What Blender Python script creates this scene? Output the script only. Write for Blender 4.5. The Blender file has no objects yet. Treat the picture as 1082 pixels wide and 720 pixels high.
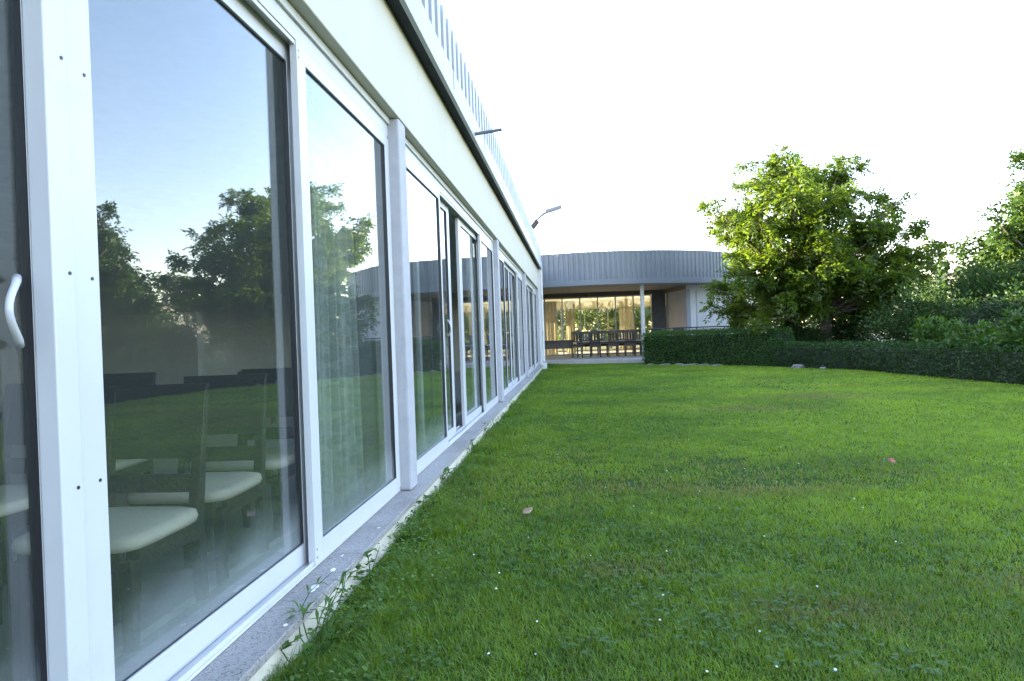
import bpy, bmesh, math, random
import numpy as np
from mathutils import Vector, Matrix

rad = math.radians
SC = bpy.context.scene
COL = SC.collection

# ------------------------------------------------------------------ camera
CZ = 1.15
cam_d = bpy.data.cameras.new('camera')
cam_d.sensor_width = 36.0
cam_d.lens = 36.0 * 720.0 / 1082.0
cam_d.clip_start = 0.05
cam_d.clip_end = 2000
cam = bpy.data.objects.new('camera', cam_d)
COL.objects.link(cam)
cam.matrix_world = (Matrix.Translation((0, 0, CZ)) @ Matrix.Rotation(rad(5.24), 4, 'Z')
                    @ Matrix.Rotation(rad(90 - 0.45), 4, 'X') @ Matrix.Rotation(rad(-2.0), 4, 'Z'))
SC.camera = cam

# ------------------------------------------------------------------ sky, sun, exposure
SUN_EL, SUN_AZ = 12.0, -80.0            # azimuth measured from +Y towards +X
world = bpy.data.worlds.new("World")
SC.world = world
world.use_nodes = True
wn = world.node_tree
sky = wn.nodes.new('ShaderNodeTexSky')
sky.sky_type = 'NISHITA'
sky.sun_disc = False
sky.sun_elevation = rad(SUN_EL)
sky.sun_rotation = rad(SUN_AZ)
sky.air_density = 1.0
sky.dust_density = 0.5
sky.ozone_density = 1.0
wb = wn.nodes.new('ShaderNodeMix'); wb.data_type = 'RGBA'; wb.blend_type = 'MULTIPLY'
wb.inputs['Factor'].default_value = 1.0; wb.inputs['B'].default_value = (1.06, .93, .98, 1)      # the photograph's white balance
wn.links.new(sky.outputs[0], wb.inputs['A'])
wn.links.new(wb.outputs['Result'], wn.nodes['Background'].inputs[0])
wn.nodes['Background'].inputs[1].default_value = 0.15
sun_d = bpy.data.lights.new('sun', 'SUN')
sun_d.energy = 4.8
sun_d.angle = rad(0.5)
sun_d.color = (1.0, 0.86, 0.63)
sun = bpy.data.objects.new('sun', sun_d)
COL.objects.link(sun)
sdir = Vector((math.sin(rad(SUN_AZ)) * math.cos(rad(SUN_EL)), math.cos(rad(SUN_AZ)) * math.cos(rad(SUN_EL)), math.sin(rad(SUN_EL))))
sun.rotation_euler = sdir.to_track_quat('Z', 'Y').to_euler()
sun.location = (-20, 20, 20)
vs = SC.view_settings
vs.view_transform = 'Standard'
vs.look = 'None'
vs.exposure = 3.5
vs.gamma = 1.0
vs.use_curve_mapping = False
SC.render.engine = 'CYCLES'
SC.cycles.use_denoising = True
SC.cycles.max_bounces = 10
SC.cycles.transparent_max_bounces = 24
SC.cycles.sample_clamp_indirect = 6.0

# ------------------------------------------------------------------ helpers
random.seed(4)
RNG = np.random.default_rng(4)

def tag(o, label=None, cat=None, group=None, kind=None):
    if label: o['label'] = label
    if cat: o['category'] = cat
    if group: o['group'] = group
    if kind: o['kind'] = kind
    return o

def empty(name, loc=(0, 0, 0), rz=0.0):
    o = bpy.data.objects.new(name, None)
    COL.objects.link(o)
    o.location = loc
    o.rotation_euler = (0, 0, rz)
    o.empty_display_size = 0.2
    return o

def copy_tree(o, parent=None):
    c = o.copy()
    COL.objects.link(c)
    if parent is not None: c.parent = parent
    for ch in list(o.children): copy_tree(ch, c)
    return c

class MB:
    """collects shapes into one mesh"""
    def __init__(self):
        self.v = []; self.f = []
    def add(self, vs_, fs):
        n = len(self.v)
        self.v += [tuple(p) for p in vs_]
        self.f += [tuple(i + n for i in f) for f in fs]
        return self
    def box(self, x0, y0, z0, x1, y1, z1):
        return self.hexa([(x0, y0, z0), (x1, y0, z0), (x1, y1, z0), (x0, y1, z0),
                          (x0, y0, z1), (x1, y0, z1), (x1, y1, z1), (x0, y1, z1)])
    def hexa(self, p):
        return self.add(p, [(3, 2, 1, 0), (4, 5, 6, 7), (0, 1, 5, 4), (1, 2, 6, 5), (2, 3, 7, 6), (3, 0, 4, 7)])
    def prism(self, poly, z0, z1):
        n = len(poly)
        vs_ = [(p[0], p[1], z0) for p in poly] + [(p[0], p[1], z1) for p in poly]
        fs = [tuple(range(n - 1, -1, -1)), tuple(range(n, 2 * n))]
        fs += [(i, (i + 1) % n, n + (i + 1) % n, n + i) for i in range(n)]
        return self.add(vs_, fs)
    def wall(self, a, b, t, z0, z1):
        """upright slab from a to b (xy), thickness t to the left of a->b"""
        a, b = Vector(a), Vector(b)
        d = (b - a).normalized(); n = Vector((-d.y, d.x)) * t
        return self.prism([a, b, b + n, a + n], z0, z1)
    def tube(self, pts, rs, seg=8, cap=True):
        pts = [Vector(p) for p in pts]
        if not hasattr(rs, '__len__'): rs = [rs] * len(pts)
        vs_, fs = [], []
        up = Vector((0, 0, 1))
        t0 = (pts[1] - pts[0]).normalized()
        if abs(t0.z) > .9: up = Vector((1, 0, 0))
        u = t0.cross(up).normalized()
        for i, p in enumerate(pts):
            t = (pts[min(i + 1, len(pts) - 1)] - pts[max(i - 1, 0)]).normalized()
            u = (u - t * u.dot(t)).normalized()
            w = t.cross(u)
            for k in range(seg):
                a = 2 * math.pi * k / seg
                vs_.append(p + (u * math.cos(a) + w * math.sin(a)) * rs[i])
        for i in range(len(pts) - 1):
            for k in range(seg):
                k2 = (k + 1) % seg
                fs.append((i * seg + k, i * seg + k2, (i + 1) * seg + k2, (i + 1) * seg + k))
        if cap:
            fs.append(tuple(range(seg - 1, -1, -1)))
            m = (len(pts) - 1) * seg
            fs.append(tuple(range(m, m + seg)))
        return self.add(vs_, fs)
    def build(self, name, mat, parent=None, bevel=0.0, smooth=False, loc=(0, 0, 0)):
        me = bpy.data.meshes.new(name)
        me.from_pydata(self.v, [], self.f)
        me.update()
        bm = bmesh.new(); bm.from_mesh(me)
        bmesh.ops.recalc_face_normals(bm, faces=bm.faces)
        bm.to_mesh(me); bm.free()
        if smooth:
            me.polygons.foreach_set('use_smooth', [True] * len(me.polygons))
        o = bpy.data.objects.new(name, me)
        COL.objects.link(o)
        me.materials.append(mat)
        o.location = loc
        if parent is not None: o.parent = parent
        if bevel > 0:
            b = o.modifiers.new('bevel', 'BEVEL'); b.width = bevel; b.segments = 2
            b.limit_method = 'ANGLE'; b.angle_limit = rad(40)
        return o

def raw_mesh(name, verts, loops, starts, mat, parent=None, face_attr=None, smooth=False):
    me = bpy.data.meshes.new(name)
    me.vertices.add(len(verts)); me.vertices.foreach_set('co', np.asarray(verts, np.float32).ravel())
    me.loops.add(len(loops)); me.loops.foreach_set('vertex_index', np.asarray(loops, np.int32))
    me.polygons.add(len(starts)); me.polygons.foreach_set('loop_start', np.asarray(starts, np.int32))
    if smooth: me.polygons.foreach_set('use_smooth', np.ones(len(starts), bool))
    me.update(calc_edges=True)
    if face_attr is not None:
        for k, arr in face_attr.items():
            at = me.attributes.new(k, 'FLOAT', 'FACE')
            at.data.foreach_set('value', np.asarray(arr, np.float32))
    me.materials.append(mat)
    o = bpy.data.objects.new(name, me)
    COL.objects.link(o)
    if parent is not None: o.parent = parent
    return o

# value noise in numpy for natural variation
def vnoise(x, y, seed=0):
    def h(i, j):
        n = (i.astype(np.int64) * 374761393 + j.astype(np.int64) * 668265263 + seed * 974711) & 0x7fffffff
        n = ((n ^ (n >> 13)) * 1274126177) & 0x7fffffff
        return ((n ^ (n >> 16)) & 0xffff) / 65535.0
    xi, yi = np.floor(x), np.floor(y)
    fx, fy = x - xi, y - yi
    fx = fx * fx * (3 - 2 * fx); fy = fy * fy * (3 - 2 * fy)
    a, b, c, d = h(xi, yi), h(xi + 1, yi), h(xi, yi + 1), h(xi + 1, yi + 1)
    return (a * (1 - fx) + b * fx) * (1 - fy) + (c * (1 - fx) + d * fx) * fy
def fbm(x, y, s=0):
    return .5 * vnoise(x, y, s) + .3 * vnoise(2.1 * x, 2.1 * y, s + 1) + .2 * vnoise(4.3 * x, 4.3 * y, s + 2)

# ------------------------------------------------------------------ materials
MATS = {}
def nodes(name):
    m = bpy.data.materials.new(name); m.use_nodes = True
    nt = m.node_tree
    return m, nt, nt.nodes['Principled BSDF'], nt.nodes['Material Output']

def mat(name, col, rough=.6, metal=0.0, var=.12, scale=6.0, bump=0.0, bscale=60.0, spec=.5, stain=None, sscale=2.0, stretch=(1, 1, 1)):
    """painted / mineral surface: base colour broken up by noise, optional stains and bump"""
    m, nt, b, out = nodes(name)
    L = nt.links.new
    tc = nt.nodes.new('ShaderNodeTexCoord')
    mp = nt.nodes.new('ShaderNodeMapping'); mp.inputs['Scale'].default_value = stretch
    L(tc.outputs['Object'], mp.inputs[0])
    n = nt.nodes.new('ShaderNodeTexNoise'); n.inputs['Scale'].default_value = scale; n.inputs['Detail'].default_value = 6
    L(mp.outputs[0], n.inputs[0])
    r = nt.nodes.new('ShaderNodeValToRGB')
    r.color_ramp.elements[0].position = .3; r.color_ramp.elements[1].position = .7
    lo = [c * (1 - var) for c in col]; hi = [min(c * (1 + var), .95) for c in col]
    r.color_ramp.elements[0].color = (*lo, 1); r.color_ramp.elements[1].color = (*hi, 1)
    L(n.outputs['Fac'], r.inputs[0])
    last = r.outputs[0]
    if stain:
        n2 = nt.nodes.new('ShaderNodeTexNoise'); n2.inputs['Scale'].default_value = sscale; n2.inputs['Detail'].default_value = 8
        n2.inputs['Roughness'].default_value = .65
        L(mp.outputs[0], n2.inputs[0])
        r2 = nt.nodes.new('ShaderNodeValToRGB'); r2.color_ramp.elements[0].position = .52; r2.color_ramp.elements[1].position = .78
        L(n2.outputs['Fac'], r2.inputs[0])
        mx = nt.nodes.new('ShaderNodeMix'); mx.data_type = 'RGBA'
        L(r2.outputs[0], mx.inputs['Factor']); L(last, mx.inputs['A']); mx.inputs['B'].default_value = (*stain, 1)
        last = mx.outputs['Result']
    L(last, b.inputs['Base Color'])
    b.inputs['Roughness'].default_value = rough; b.inputs['Metallic'].default_value = metal
    b.inputs['Specular IOR Level'].default_value = spec
    if bump > 0:
        n3 = nt.nodes.new('ShaderNodeTexNoise'); n3.inputs['Scale'].default_value = bscale; n3.inputs['Detail'].default_value = 4
        L(tc.outputs['Object'], n3.inputs[0])
        bp = nt.nodes.new('ShaderNodeBump'); bp.inputs['Strength'].default_value = bump; bp.inputs['Distance'].default_value = .01
        L(n3.outputs['Fac'], bp.inputs['Height']); L(bp.outputs[0], b.inputs['Normal'])
    MATS[name] = m
    return m

def granite(name, col):
    m, nt, b, out = nodes(name)
    L = nt.links.new
    tc = nt.nodes.new('ShaderNodeTexCoord')
    v = nt.nodes.new('ShaderNodeTexVoronoi'); v.inputs['Scale'].default_value = 190
    L(tc.outputs['Object'], v.inputs['Vector'])
    r = nt.nodes.new('ShaderNodeValToRGB')
    e = r.color_ramp.elements
    e[0].position = 0; e[0].color = (col[0] * .35, col[1] * .35, col[2] * .38, 1)
    e[1].position = 1; e[1].color = (*[c * 1.35 for c in col], 1)
    x = e.new(.22); x.color = (*col, 1)
    x = e.new(.75); x.color = (*[c * 1.1 for c in col], 1)
    sp = nt.nodes.new('ShaderNodeSeparateColor'); L(v.outputs['Color'], sp.inputs[0]); L(sp.outputs[0], r.inputs[0])
    # pale bird droppings and dark specks as rare spots
    n = nt.nodes.new('ShaderNodeTexNoise'); n.inputs['Scale'].default_value = 3.2; n.inputs['Detail'].default_value = 7; n.inputs['Roughness'].default_value = .6
    L(tc.outputs['Object'], n.inputs[0])
    r2 = nt.nodes.new('ShaderNodeValToRGB'); r2.color_ramp.elements[0].position = .45; r2.color_ramp.elements[1].position = .8
    L(n.outputs['Fac'], r2.inputs[0])
    mx = nt.nodes.new('ShaderNodeMix'); mx.data_type = 'RGBA'; mx.blend_type = 'MULTIPLY'
    L(r2.outputs[0], mx.inputs['Factor']); L(r.outputs[0], mx.inputs['A']); mx.inputs['B'].default_value = (.62, .6, .56, 1)
    L(mx.outputs['Result'], b.inputs['Base Color'])
    b.inputs['Roughness'].default_value = .55
    MATS[name] = m
    return m

def leaf_mat(name, dark, light, trans=.45, rough=.45, attr='tint', gloss=.06):
    m, nt, b, out = nodes(name)
    nt.nodes.remove(b)
    L = nt.links.new
    at = nt.nodes.new('ShaderNodeAttribute'); at.attribute_name = attr
    r = nt.nodes.new('ShaderNodeValToRGB')
    r.color_ramp.elements[0].color = (*dark, 1); r.color_ramp.elements[1].color = (*light, 1)
    L(at.outputs['Fac'], r.inputs[0])
    d = nt.nodes.new('ShaderNodeBsdfDiffuse'); t = nt.nodes.new('ShaderNodeBsdfTranslucent'); g = nt.nodes.new('ShaderNodeBsdfGlossy')
    g.inputs['Roughness'].default_value = rough
    L(r.outputs[0], d.inputs[0])
    hs = nt.nodes.new('ShaderNodeHueSaturation'); hs.inputs['Hue'].default_value = .468; hs.inputs['Value'].default_value = 2.1; hs.inputs['Saturation'].default_value = 1.05
    L(r.outputs[0], hs.inputs['Color']); L(hs.outputs[0], t.inputs[0])
    m1 = nt.nodes.new('ShaderNodeMixShader'); m1.inputs[0].default_value = trans
    L(d.outputs[0], m1.inputs[1]); L(t.outputs[0], m1.inputs[2])
    m2 = nt.nodes.new('ShaderNodeMixShader'); m2.inputs[0].default_value = gloss
    L(m1.outputs[0], m2.inputs[1]); L(g.outputs[0], m2.inputs[2])
    L(m2.outputs[0], out.inputs[0])
    MATS[name] = m
    return m

def glass_mat(name, dust_h=.0, z0=.26, tint=(.80, .88, .87), dust=.25, r0=.09):
    """window pane: Schlick reflection over a clear sheet, with dried dust near its lower edge"""
    m, nt, b, out = nodes(name)
    nt.nodes.remove(b)
    L = nt.links.new
    def math_(op, a, c=None):
        n = nt.nodes.new('ShaderNodeMath'); n.operation = op
        for i, v in enumerate((a, c)):
            if v is None: continue
            if isinstance(v, (int, float)): n.inputs[i].default_value = v
            else: L(v, n.inputs[i])
        return n.outputs[0]
    ge = nt.nodes.new('ShaderNodeNewGeometry')
    dp = nt.nodes.new('ShaderNodeVectorMath'); dp.operation = 'DOT_PRODUCT'
    L(ge.outputs['Normal'], dp.inputs[0]); L(ge.outputs['Incoming'], dp.inputs[1])
    c = math_('ABSOLUTE', dp.outputs['Value'])
    k = math_('POWER', math_('SUBTRACT', 1.0, c), 5.0)
    R = math_('ADD', r0, math_('MULTIPLY', k, 1 - r0))
    tr = nt.nodes.new('ShaderNodeBsdfTransparent'); tr.inputs[0].default_value = (*tint, 1)
    gl = nt.nodes.new('ShaderNodeBsdfGlossy'); gl.inputs['Roughness'].default_value = 0.0
    gl.inputs[0].default_value = (.97, .99, 1, 1)
    base = tr.outputs[0]
    tc = nt.nodes.new('ShaderNodeTexCoord')
    wv = nt.nodes.new('ShaderNodeTexNoise'); wv.inputs['Scale'].default_value = 1.6; wv.inputs['Detail'].default_value = 1
    L(tc.outputs['Object'], wv.inputs[0])
    wb_ = nt.nodes.new('ShaderNodeBump'); wb_.inputs['Strength'].default_value = .35; wb_.inputs['Distance'].default_value = .004
    L(wv.outputs['Fac'], wb_.inputs['Height']); L(wb_.outputs[0], gl.inputs['Normal'])
    if dust_h > 0:
        sx = nt.nodes.new('ShaderNodeSeparateXYZ'); L(tc.outputs['Object'], sx.inputs[0])
        n = nt.nodes.new('ShaderNodeTexNoise'); n.inputs['Scale'].default_value = 5; n.inputs['Detail'].default_value = 5
        L(tc.outputs['Object'], n.inputs[0])
        zz = math_('DIVIDE', math_('SUBTRACT', sx.outputs[2], z0), dust_h)
        zz = math_('ADD', zz, math_('MULTIPLY', math_('SUBTRACT', n.outputs['Fac'], .5), .7))
        mr = nt.nodes.new('ShaderNodeMapRange'); mr.interpolation_type = 'SMOOTHSTEP'
        mr.inputs['From Min'].default_value = 0; mr.inputs['From Max'].default_value = 1
        mr.inputs['To Min'].default_value = dust; mr.inputs['To Max'].default_value = .022
        L(zz, mr.inputs['Value'])
        n2 = nt.nodes.new('ShaderNodeTexNoise'); n2.inputs['Scale'].default_value = 160; n2.inputs['Detail'].default_value = 2
        L(tc.outputs['Object'], n2.inputs[0])
        f = math_('MULTIPLY', mr.outputs[0], math_('ADD', .6, math_('MULTIPLY', n2.outputs['Fac'], .8)))
        df = nt.nodes.new('ShaderNodeBsdfDiffuse'); df.inputs[0].default_value = (.42, .47, .47, 1)
        md = nt.nodes.new('ShaderNodeMixShader')
        L(f, md.inputs[0]); L(base, md.inputs[1]); L(df.outputs[0], md.inputs[2])
        base = md.outputs[0]
    mx = nt.nodes.new('ShaderNodeMixShader')
    L(R, mx.inputs[0]); L(base, mx.inputs[1]); L(gl.outputs[0], mx.inputs[2])
    L(mx.outputs[0], out.inputs[0])
    MATS[name] = m
    return m

M_frame = mat('white_aluminium', (.47, .475, .48), rough=.35, var=.03, scale=3, stain=(.41, .41, .40), sscale=3)
M_frame2 = mat('white_track', (.48, .48, .46), rough=.4, var=.06, scale=8, stain=(.5, .47, .42), sscale=6)
M_gasket = mat('black_rubber', (.012, .012, .014), rough=.5, var=.1)
M_screw = mat('screw_steel', (.06, .06, .06), rough=.4, metal=.6)
M_render = mat('cream_render', (.47, .455, .375), rough=.85, var=.05, scale=2.2, bump=.15, bscale=90, stain=(.40, .385, .31), sscale=2.2, stretch=(1, 1, .22))
M_plinth = mat('cream_plinth', (.52, .495, .40), rough=.9, var=.08, scale=4, bump=.25, bscale=60, stain=(.36, .32, .24), sscale=5)
M_pier = mat('grey_pier_stone', (.33, .33, .345), rough=.7, var=.06, scale=14, bump=.08, bscale=160, stain=(.28, .28, .29), sscale=4)
M_granite = granite('grey_granite', (.25, .24, .225))
M_soffit = mat('dark_soffit_metal', (.045, .053, .066), rough=.8, var=.1, scale=3, spec=.1)
M_gutter = mat('pale_gutter_metal', (.40, .42, .44), rough=.5, var=.05, scale=2, stain=(.34, .35, .36), sscale=3, spec=.3)
M_clad = mat('grey_corrugated_metal', (.128, .145, .162), rough=.45, metal=.1, var=.06, scale=1.2, stain=(.108, .122, .136), sscale=1.5)
M_gap = mat('cladding_recess_metal', (.035, .042, .05), rough=.5, var=.08)
M_roof = mat('roof_membrane', (.25, .25, .25), rough=.9)
M_tile = mat('floor_tile', (.28, .28, .27), rough=.35, var=.08, scale=1.5)
M_ceil = mat('ceiling_white', (.5, .5, .47), rough=.9)
M_wallin = mat('interior_beige', (.48, .45, .38), rough=.9, var=.05)
M_dado = mat('interior_panel_dark', (.05, .055, .06), rough=.7, var=.1)
M_wood = mat('dark_stained_wood', (.022, .018, .016), rough=.38, var=.3, scale=14, stretch=(1, 1, .15))
M_wood2 = mat('brown_stained_wood', (.045, .03, .023), rough=.45, var=.3, scale=14, stretch=(1, 1, .15))
M_seat = mat('cream_upholstery', (.54, .485, .375), rough=.9, var=.05, bump=.15, bscale=300)
M_glass = glass_mat('pavilion_glass', dust_h=.26, z0=.26, tint=(.84, .87, .86), dust=.24)
M_glass2 = glass_mat('hall_glass', tint=(.92, .93, .9), r0=.04)
M_white = mat('white_paint', (.55, .55, .53), rough=.6, var=.04)
M_greywall = mat('grey_painted_wall', (.30, .31, .335), rough=.85, var=.05, scale=2)
M_slab = mat('terrace_paving', (.40, .38, .35), rough=.55, var=.12, scale=5, stain=(.28, .26, .23), sscale=1.2)
M_black = mat('black_metal', (.02, .02, .022), rough=.45)
M_lampgrey = mat('grey_galvanised', (.16, .165, .175), rough=.45, metal=.4, var=.06)
M_stone = mat('field_stone', (.20, .19, .17), rough=.9, var=.2, scale=9, bump=.5, bscale=25)
M_bark = mat('bark', (.085, .07, .055), rough=.95, var=.35, scale=9, bump=.9, bscale=22, stretch=(1, 1, .25))
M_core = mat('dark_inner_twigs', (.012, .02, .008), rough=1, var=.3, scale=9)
M_soil = mat('soil', (.07, .052, .036), rough=1, var=.3, scale=9)
M_cream = mat('cream_wall', (.72, .67, .50), rough=.85, var=.04)

M_walnut = leaf_mat('walnut_leaves', (.024, .055, .007), (.07, .125, .012), trans=.5, gloss=.025)
M_walnut2 = leaf_mat('dark_broad_leaves', (.014, .038, .007), (.04, .085, .012), trans=.35, gloss=.025)
M_box = leaf_mat('clipped_hedge_leaves', (.010, .036, .006), (.030, .078, .012), trans=.25, gloss=.025)
M_box2 = leaf_mat('clipped_block_leaves', (.018, .060, .010), (.055, .125, .02), trans=.25, gloss=.025)
M_laurel = leaf_mat('laurel_leaves', (.018, .05, .008), (.055, .13, .016), trans=.3, gloss=.03, rough=.4)
M_olive = leaf_mat('silvery_bush_leaves', (.014, .028, .015), (.036, .055, .032), trans=.2, gloss=.015)
M_bush = leaf_mat('bush_leaves', (.012, .034, .008), (.034, .072, .014), trans=.25, gloss=.02)
M_wood_far = leaf_mat('distant_foliage', (.03, .055, .02), (.07, .105, .03), trans=.35)
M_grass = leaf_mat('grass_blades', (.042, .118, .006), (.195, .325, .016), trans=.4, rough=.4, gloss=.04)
M_weed = leaf_mat('weed_leaves', (.04, .105, .012), (.11, .21, .03), trans=.35, gloss=.05)
M_dryleaf = mat('dry_leaf', (.32, .22, .14), rough=.8, var=.2, scale=30)
M_redleaf = mat('red_dry_leaf', (.26, .07, .03), rough=.7, var=.25, scale=30)
M_petal = mat('white_petals', (.75, .75, .72), rough=.7)
M_drop = mat('dried_white_droppings', (.72, .72, .68), rough=.9, var=.1)

def add_dry(m, col):
    nt = m.node_tree
    ramp = [n for n in nt.nodes if n.type == 'VALTORGB'][0]
    tos = [l.to_socket for l in ramp.outputs[0].links]
    at = nt.nodes.new('ShaderNodeAttribute'); at.attribute_name = 'dry'
    mx = nt.nodes.new('ShaderNodeMix'); mx.data_type = 'RGBA'
    nt.links.new(at.outputs['Fac'], mx.inputs['Factor']); nt.links.new(ramp.outputs[0], mx.inputs['A']); mx.inputs['B'].default_value = (*col, 1)
    for t in tos: nt.links.new(mx.outputs['Result'], t)
add_dry(M_grass, (.20, .15, .055))
DRY = [(1.15, 4.95, .5, .25), (3.9, 11.3, .9, .5), (.3, 5.1, .3, .2), (1.0, 2.8, .3, .15), (2.1, 3.1, .35, .2), (2.5, 9.8, .8, .4), (.2, 3.3, .25, .12)]
def curtain_mat(name, col, trans=.5, dots=False):
    m, nt, b, out = nodes(name)
    nt.nodes.remove(b)
    L = nt.links.new
    d = nt.nodes.new('ShaderNodeBsdfDiffuse'); t = nt.nodes.new('ShaderNodeBsdfTranslucent')
    d.inputs[0].default_value = (*col, 1); t.inputs[0].default_value = (*col, 1)
    if dots:
        tc = nt.nodes.new('ShaderNodeTexCoord')
        mp = nt.nodes.new('ShaderNodeMapping'); mp.inputs['Scale'].default_value = (0, 10.5, 10.5)
        L(tc.outputs['Object'], mp.inputs[0])
        v = nt.nodes.new('ShaderNodeTexVoronoi'); v.inputs['Scale'].default_value = 1; v.inputs['Randomness'].default_value = .4
        L(mp.outputs[0], v.inputs['Vector'])
        r = nt.nodes.new('ShaderNodeValToRGB'); e = r.color_ramp.elements
        e[0].position = .30; e[0].color = (col[0] * .88, col[1] * .9, col[2] * .9, 1); e[1].position = .47; e[1].color = (*col, 1)
        x = e.new(.43); x.color = (col[0] * .8, col[1] * .82, col[2] * .81, 1)
        L(v.outputs['Distance'], r.inputs[0]); L(r.outputs[0], d.inputs[0]); L(r.outputs[0], t.inputs[0])
    mx = nt.nodes.new('ShaderNodeMixShader'); mx.inputs[0].default_value = trans
    L(d.outputs[0], mx.inputs[1]); L(t.outputs[0], mx.inputs[2])
    L(mx.outputs[0], out.inputs[0])
    MATS[name] = m
    return m
M_curtain = curtain_mat('sheer_dotted_curtain', (.62, .65, .6), dots=True)
M_curtain2 = curtain_mat('cream_curtain', (.62, .58, .46))

def ground_mat(name, a, b_, scale):
    m = mat(name, a, rough=1, var=.25, scale=scale, bump=.4, bscale=30, stain=b_, sscale=scale * .4, spec=.1)
    return m
M_field = ground_mat('dry_grass_field', (.20, .17, .085), (.10, .11, .04), .6)

def lawn_mat():
    m, nt, b, out = nodes('lawn_turf')
    L = nt.links.new
    tc = nt.nodes.new('ShaderNodeTexCoord')
    n = nt.nodes.new('ShaderNodeTexNoise'); n.inputs['Scale'].default_value = 35; n.inputs['Detail'].default_value = 8; n.inputs['Roughness'].default_value = .7
    L(tc.outputs['Object'], n.inputs[0])
    r = nt.nodes.new('ShaderNodeValToRGB'); e = r.color_ramp.elements
    e[0].position = .3; e[0].color = (.016, .036, .007, 1); e[1].position = .72; e[1].color = (.06, .12, .016, 1)
    L(n.outputs['Fac'], r.inputs[0])
    n2 = nt.nodes.new('ShaderNodeTexNoise'); n2.inputs['Scale'].default_value = .55; n2.inputs['Detail'].default_value = 6
    L(tc.outputs['Object'], n2.inputs[0])
    r2 = nt.nodes.new('ShaderNodeValToRGB'); r2.color_ramp.elements[0].position = .58; r2.color_ramp.elements[1].position = .75
    r2.color_ramp.elements[1].color = (.7, .7, .7, 1)
    L(n2.outputs['Fac'], r2.inputs[0])
    mx = nt.nodes.new('ShaderNodeMix'); mx.data_type = 'RGBA'
    L(r2.outputs[0], mx.inputs['Factor']); L(r.outputs[0], mx.inputs['A']); mx.inputs['B'].default_value = (.09, .075, .03, 1)
    L(mx.outputs['Result'], b.inputs['Base Color'])
    b.inputs['Roughness'].default_value = 1; b.inputs['Specular IOR Level'].default_value = .1
    bp = nt.nodes.new('ShaderNodeBump'); bp.inputs['Strength'].default_value = .8; bp.inputs['Distance'].default_value = .03
    L(n.outputs['Fac'], bp.inputs['Height']); L(bp.outputs[0], b.inputs['Normal'])
    return m
M_lawn = lawn_mat()

# ------------------------------------------------------------------ ground
def disc(name, r, z, m, seg=96):
    vs_ = [(0, 0, z)] + [(r * math.cos(2 * math.pi * i / seg), r * math.sin(2 * math.pi * i / seg), z) for i in range(seg)]
    fs = [(0, 1 + i, 1 + (i + 1) % seg) for i in range(seg)]
    return MB().add(vs_, fs).build(name, m)
tag(disc('ground', 900, -.03, M_field), 'dry grass ground running out to the horizon', kind='structure')
HEDGE_IN = [(2.35, 23.15), (3.3, 22.55), (4.4, 21.35), (5.2, 20.25), (5.7, 19.5), (6.2, 18.55), (6.8, 17.5), (7.05, 16.0), (7.25, 14.2), (7.4, 13.0), (7.5, 12.1), (7.6, 10.0), (7.65, 7.0), (7.7, 3.0), (7.7, -8)]
lawn_poly = [(-1.055, -8), (-1.055, 22.3), (-1.35, 25.75), (2.25, 24.55), (2.9, 23.6)] + [(x + .5, y + .1) for x, y in HEDGE_IN[1:]]
LP = [(-1.055, y) for y in np.arange(-8, 22.4, .35)]
def lawn_object():
    mb = MB(); mb.add([(x, y, 0.0) for x, y in lawn_poly], [tuple(range(len(lawn_poly)))])
    o = mb.build('lawn', M_lawn)
    return tag(o, 'mown green lawn between the glazed building and the hedge', kind='structure')
lawn_object()

# terrace in front of the round hall
terr = [(-1.5, 25.85), (.6, 25.2), (2.2, 24.6), (3.4, 23.6), (5.0, 22.6), (9.5, 21.6), (11, 33), (-5, 33), (-5, 25.9)]
tag(MB().prism(terr, -.05, .15).build('terrace', M_slab, bevel=.012), 'paved terrace in front of the round hall', kind='structure')

# ------------------------------------------------------------------ the glazed pavilion on the left
XG, XW, XS = -1.2, -1.087, -1.02      # glass line, outer wall face, sill edge
YE = 21.7                             # far end of the pavilion
Y0P = -7.2
pav = empty('glazed_pavilion', (0, 0, 0))
tag(pav, 'long low cream building with white sliding windows under a ribbed metal parapet', 'building')
MB().box(-8.6, Y0P, 2.59, XW, YE, 3.24).build('wall', M_render, pav, bevel=.006)
MB().box(-1.6, Y0P, -.1, -1.05, YE, .125).build('plinth', M_plinth, pav, bevel=.006)
sb = MB()
y = Y0P
k = 0
while y < YE - .02:
    y2 = min(y + 1.47, YE)
    sb.box(-1.5, y + .0015, .127, XS, y2 - .0015, .158); y = y2
sb.build('sill', M_granite, pav, bevel=.003)
PIERS = [(-1.42, -1.24), (4.36, 4.54), (10.1, 10.28), (15.82, 16.0), (21.52, YE - .002)]
for a, b in PIERS:
    MB().box(-1.42, a, .16, XW - .004, b, 2.588).build('pier', M_pier, pav, bevel=.012)
# eaves: dark soffit, pale gutter board, ribbed cladding with recessed slots
so = MB()
y = Y0P
while y < YE:
    y2 = min(y + 2.06, YE + .1)
    so.box(-1.5, y + .004, 3.242, -.968, y2 - .004, 3.262); y = y2
so.build('soffit', M_soffit, pav)
gu = MB()
y = Y0P + .7
gu.box(-1.0, Y0P, 3.225, -.965, y - .003, 3.455)
while y < YE:
    y2 = min(y + 2.06, YE + .1)
    gu.box(-1.0, y + .003, 3.225, -.965, y2 - .003, 3.455)
    gu.box(-.9648, y2 - .012, 3.30, -.959, y2 + .012, 3.45); y = y2
gu.build('gutter', M_gutter, pav, bevel=.004)
cl = MB()
P = .235
y = Y0P
while y < YE:
    # flat, sloped sides, recessed pan
    a, b, c, d = y, y + .125, y + .132, y + P - .007
    cl.box(-1.06, a, 3.457, -.972, a + .108, 3.86)
    y += P
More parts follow.
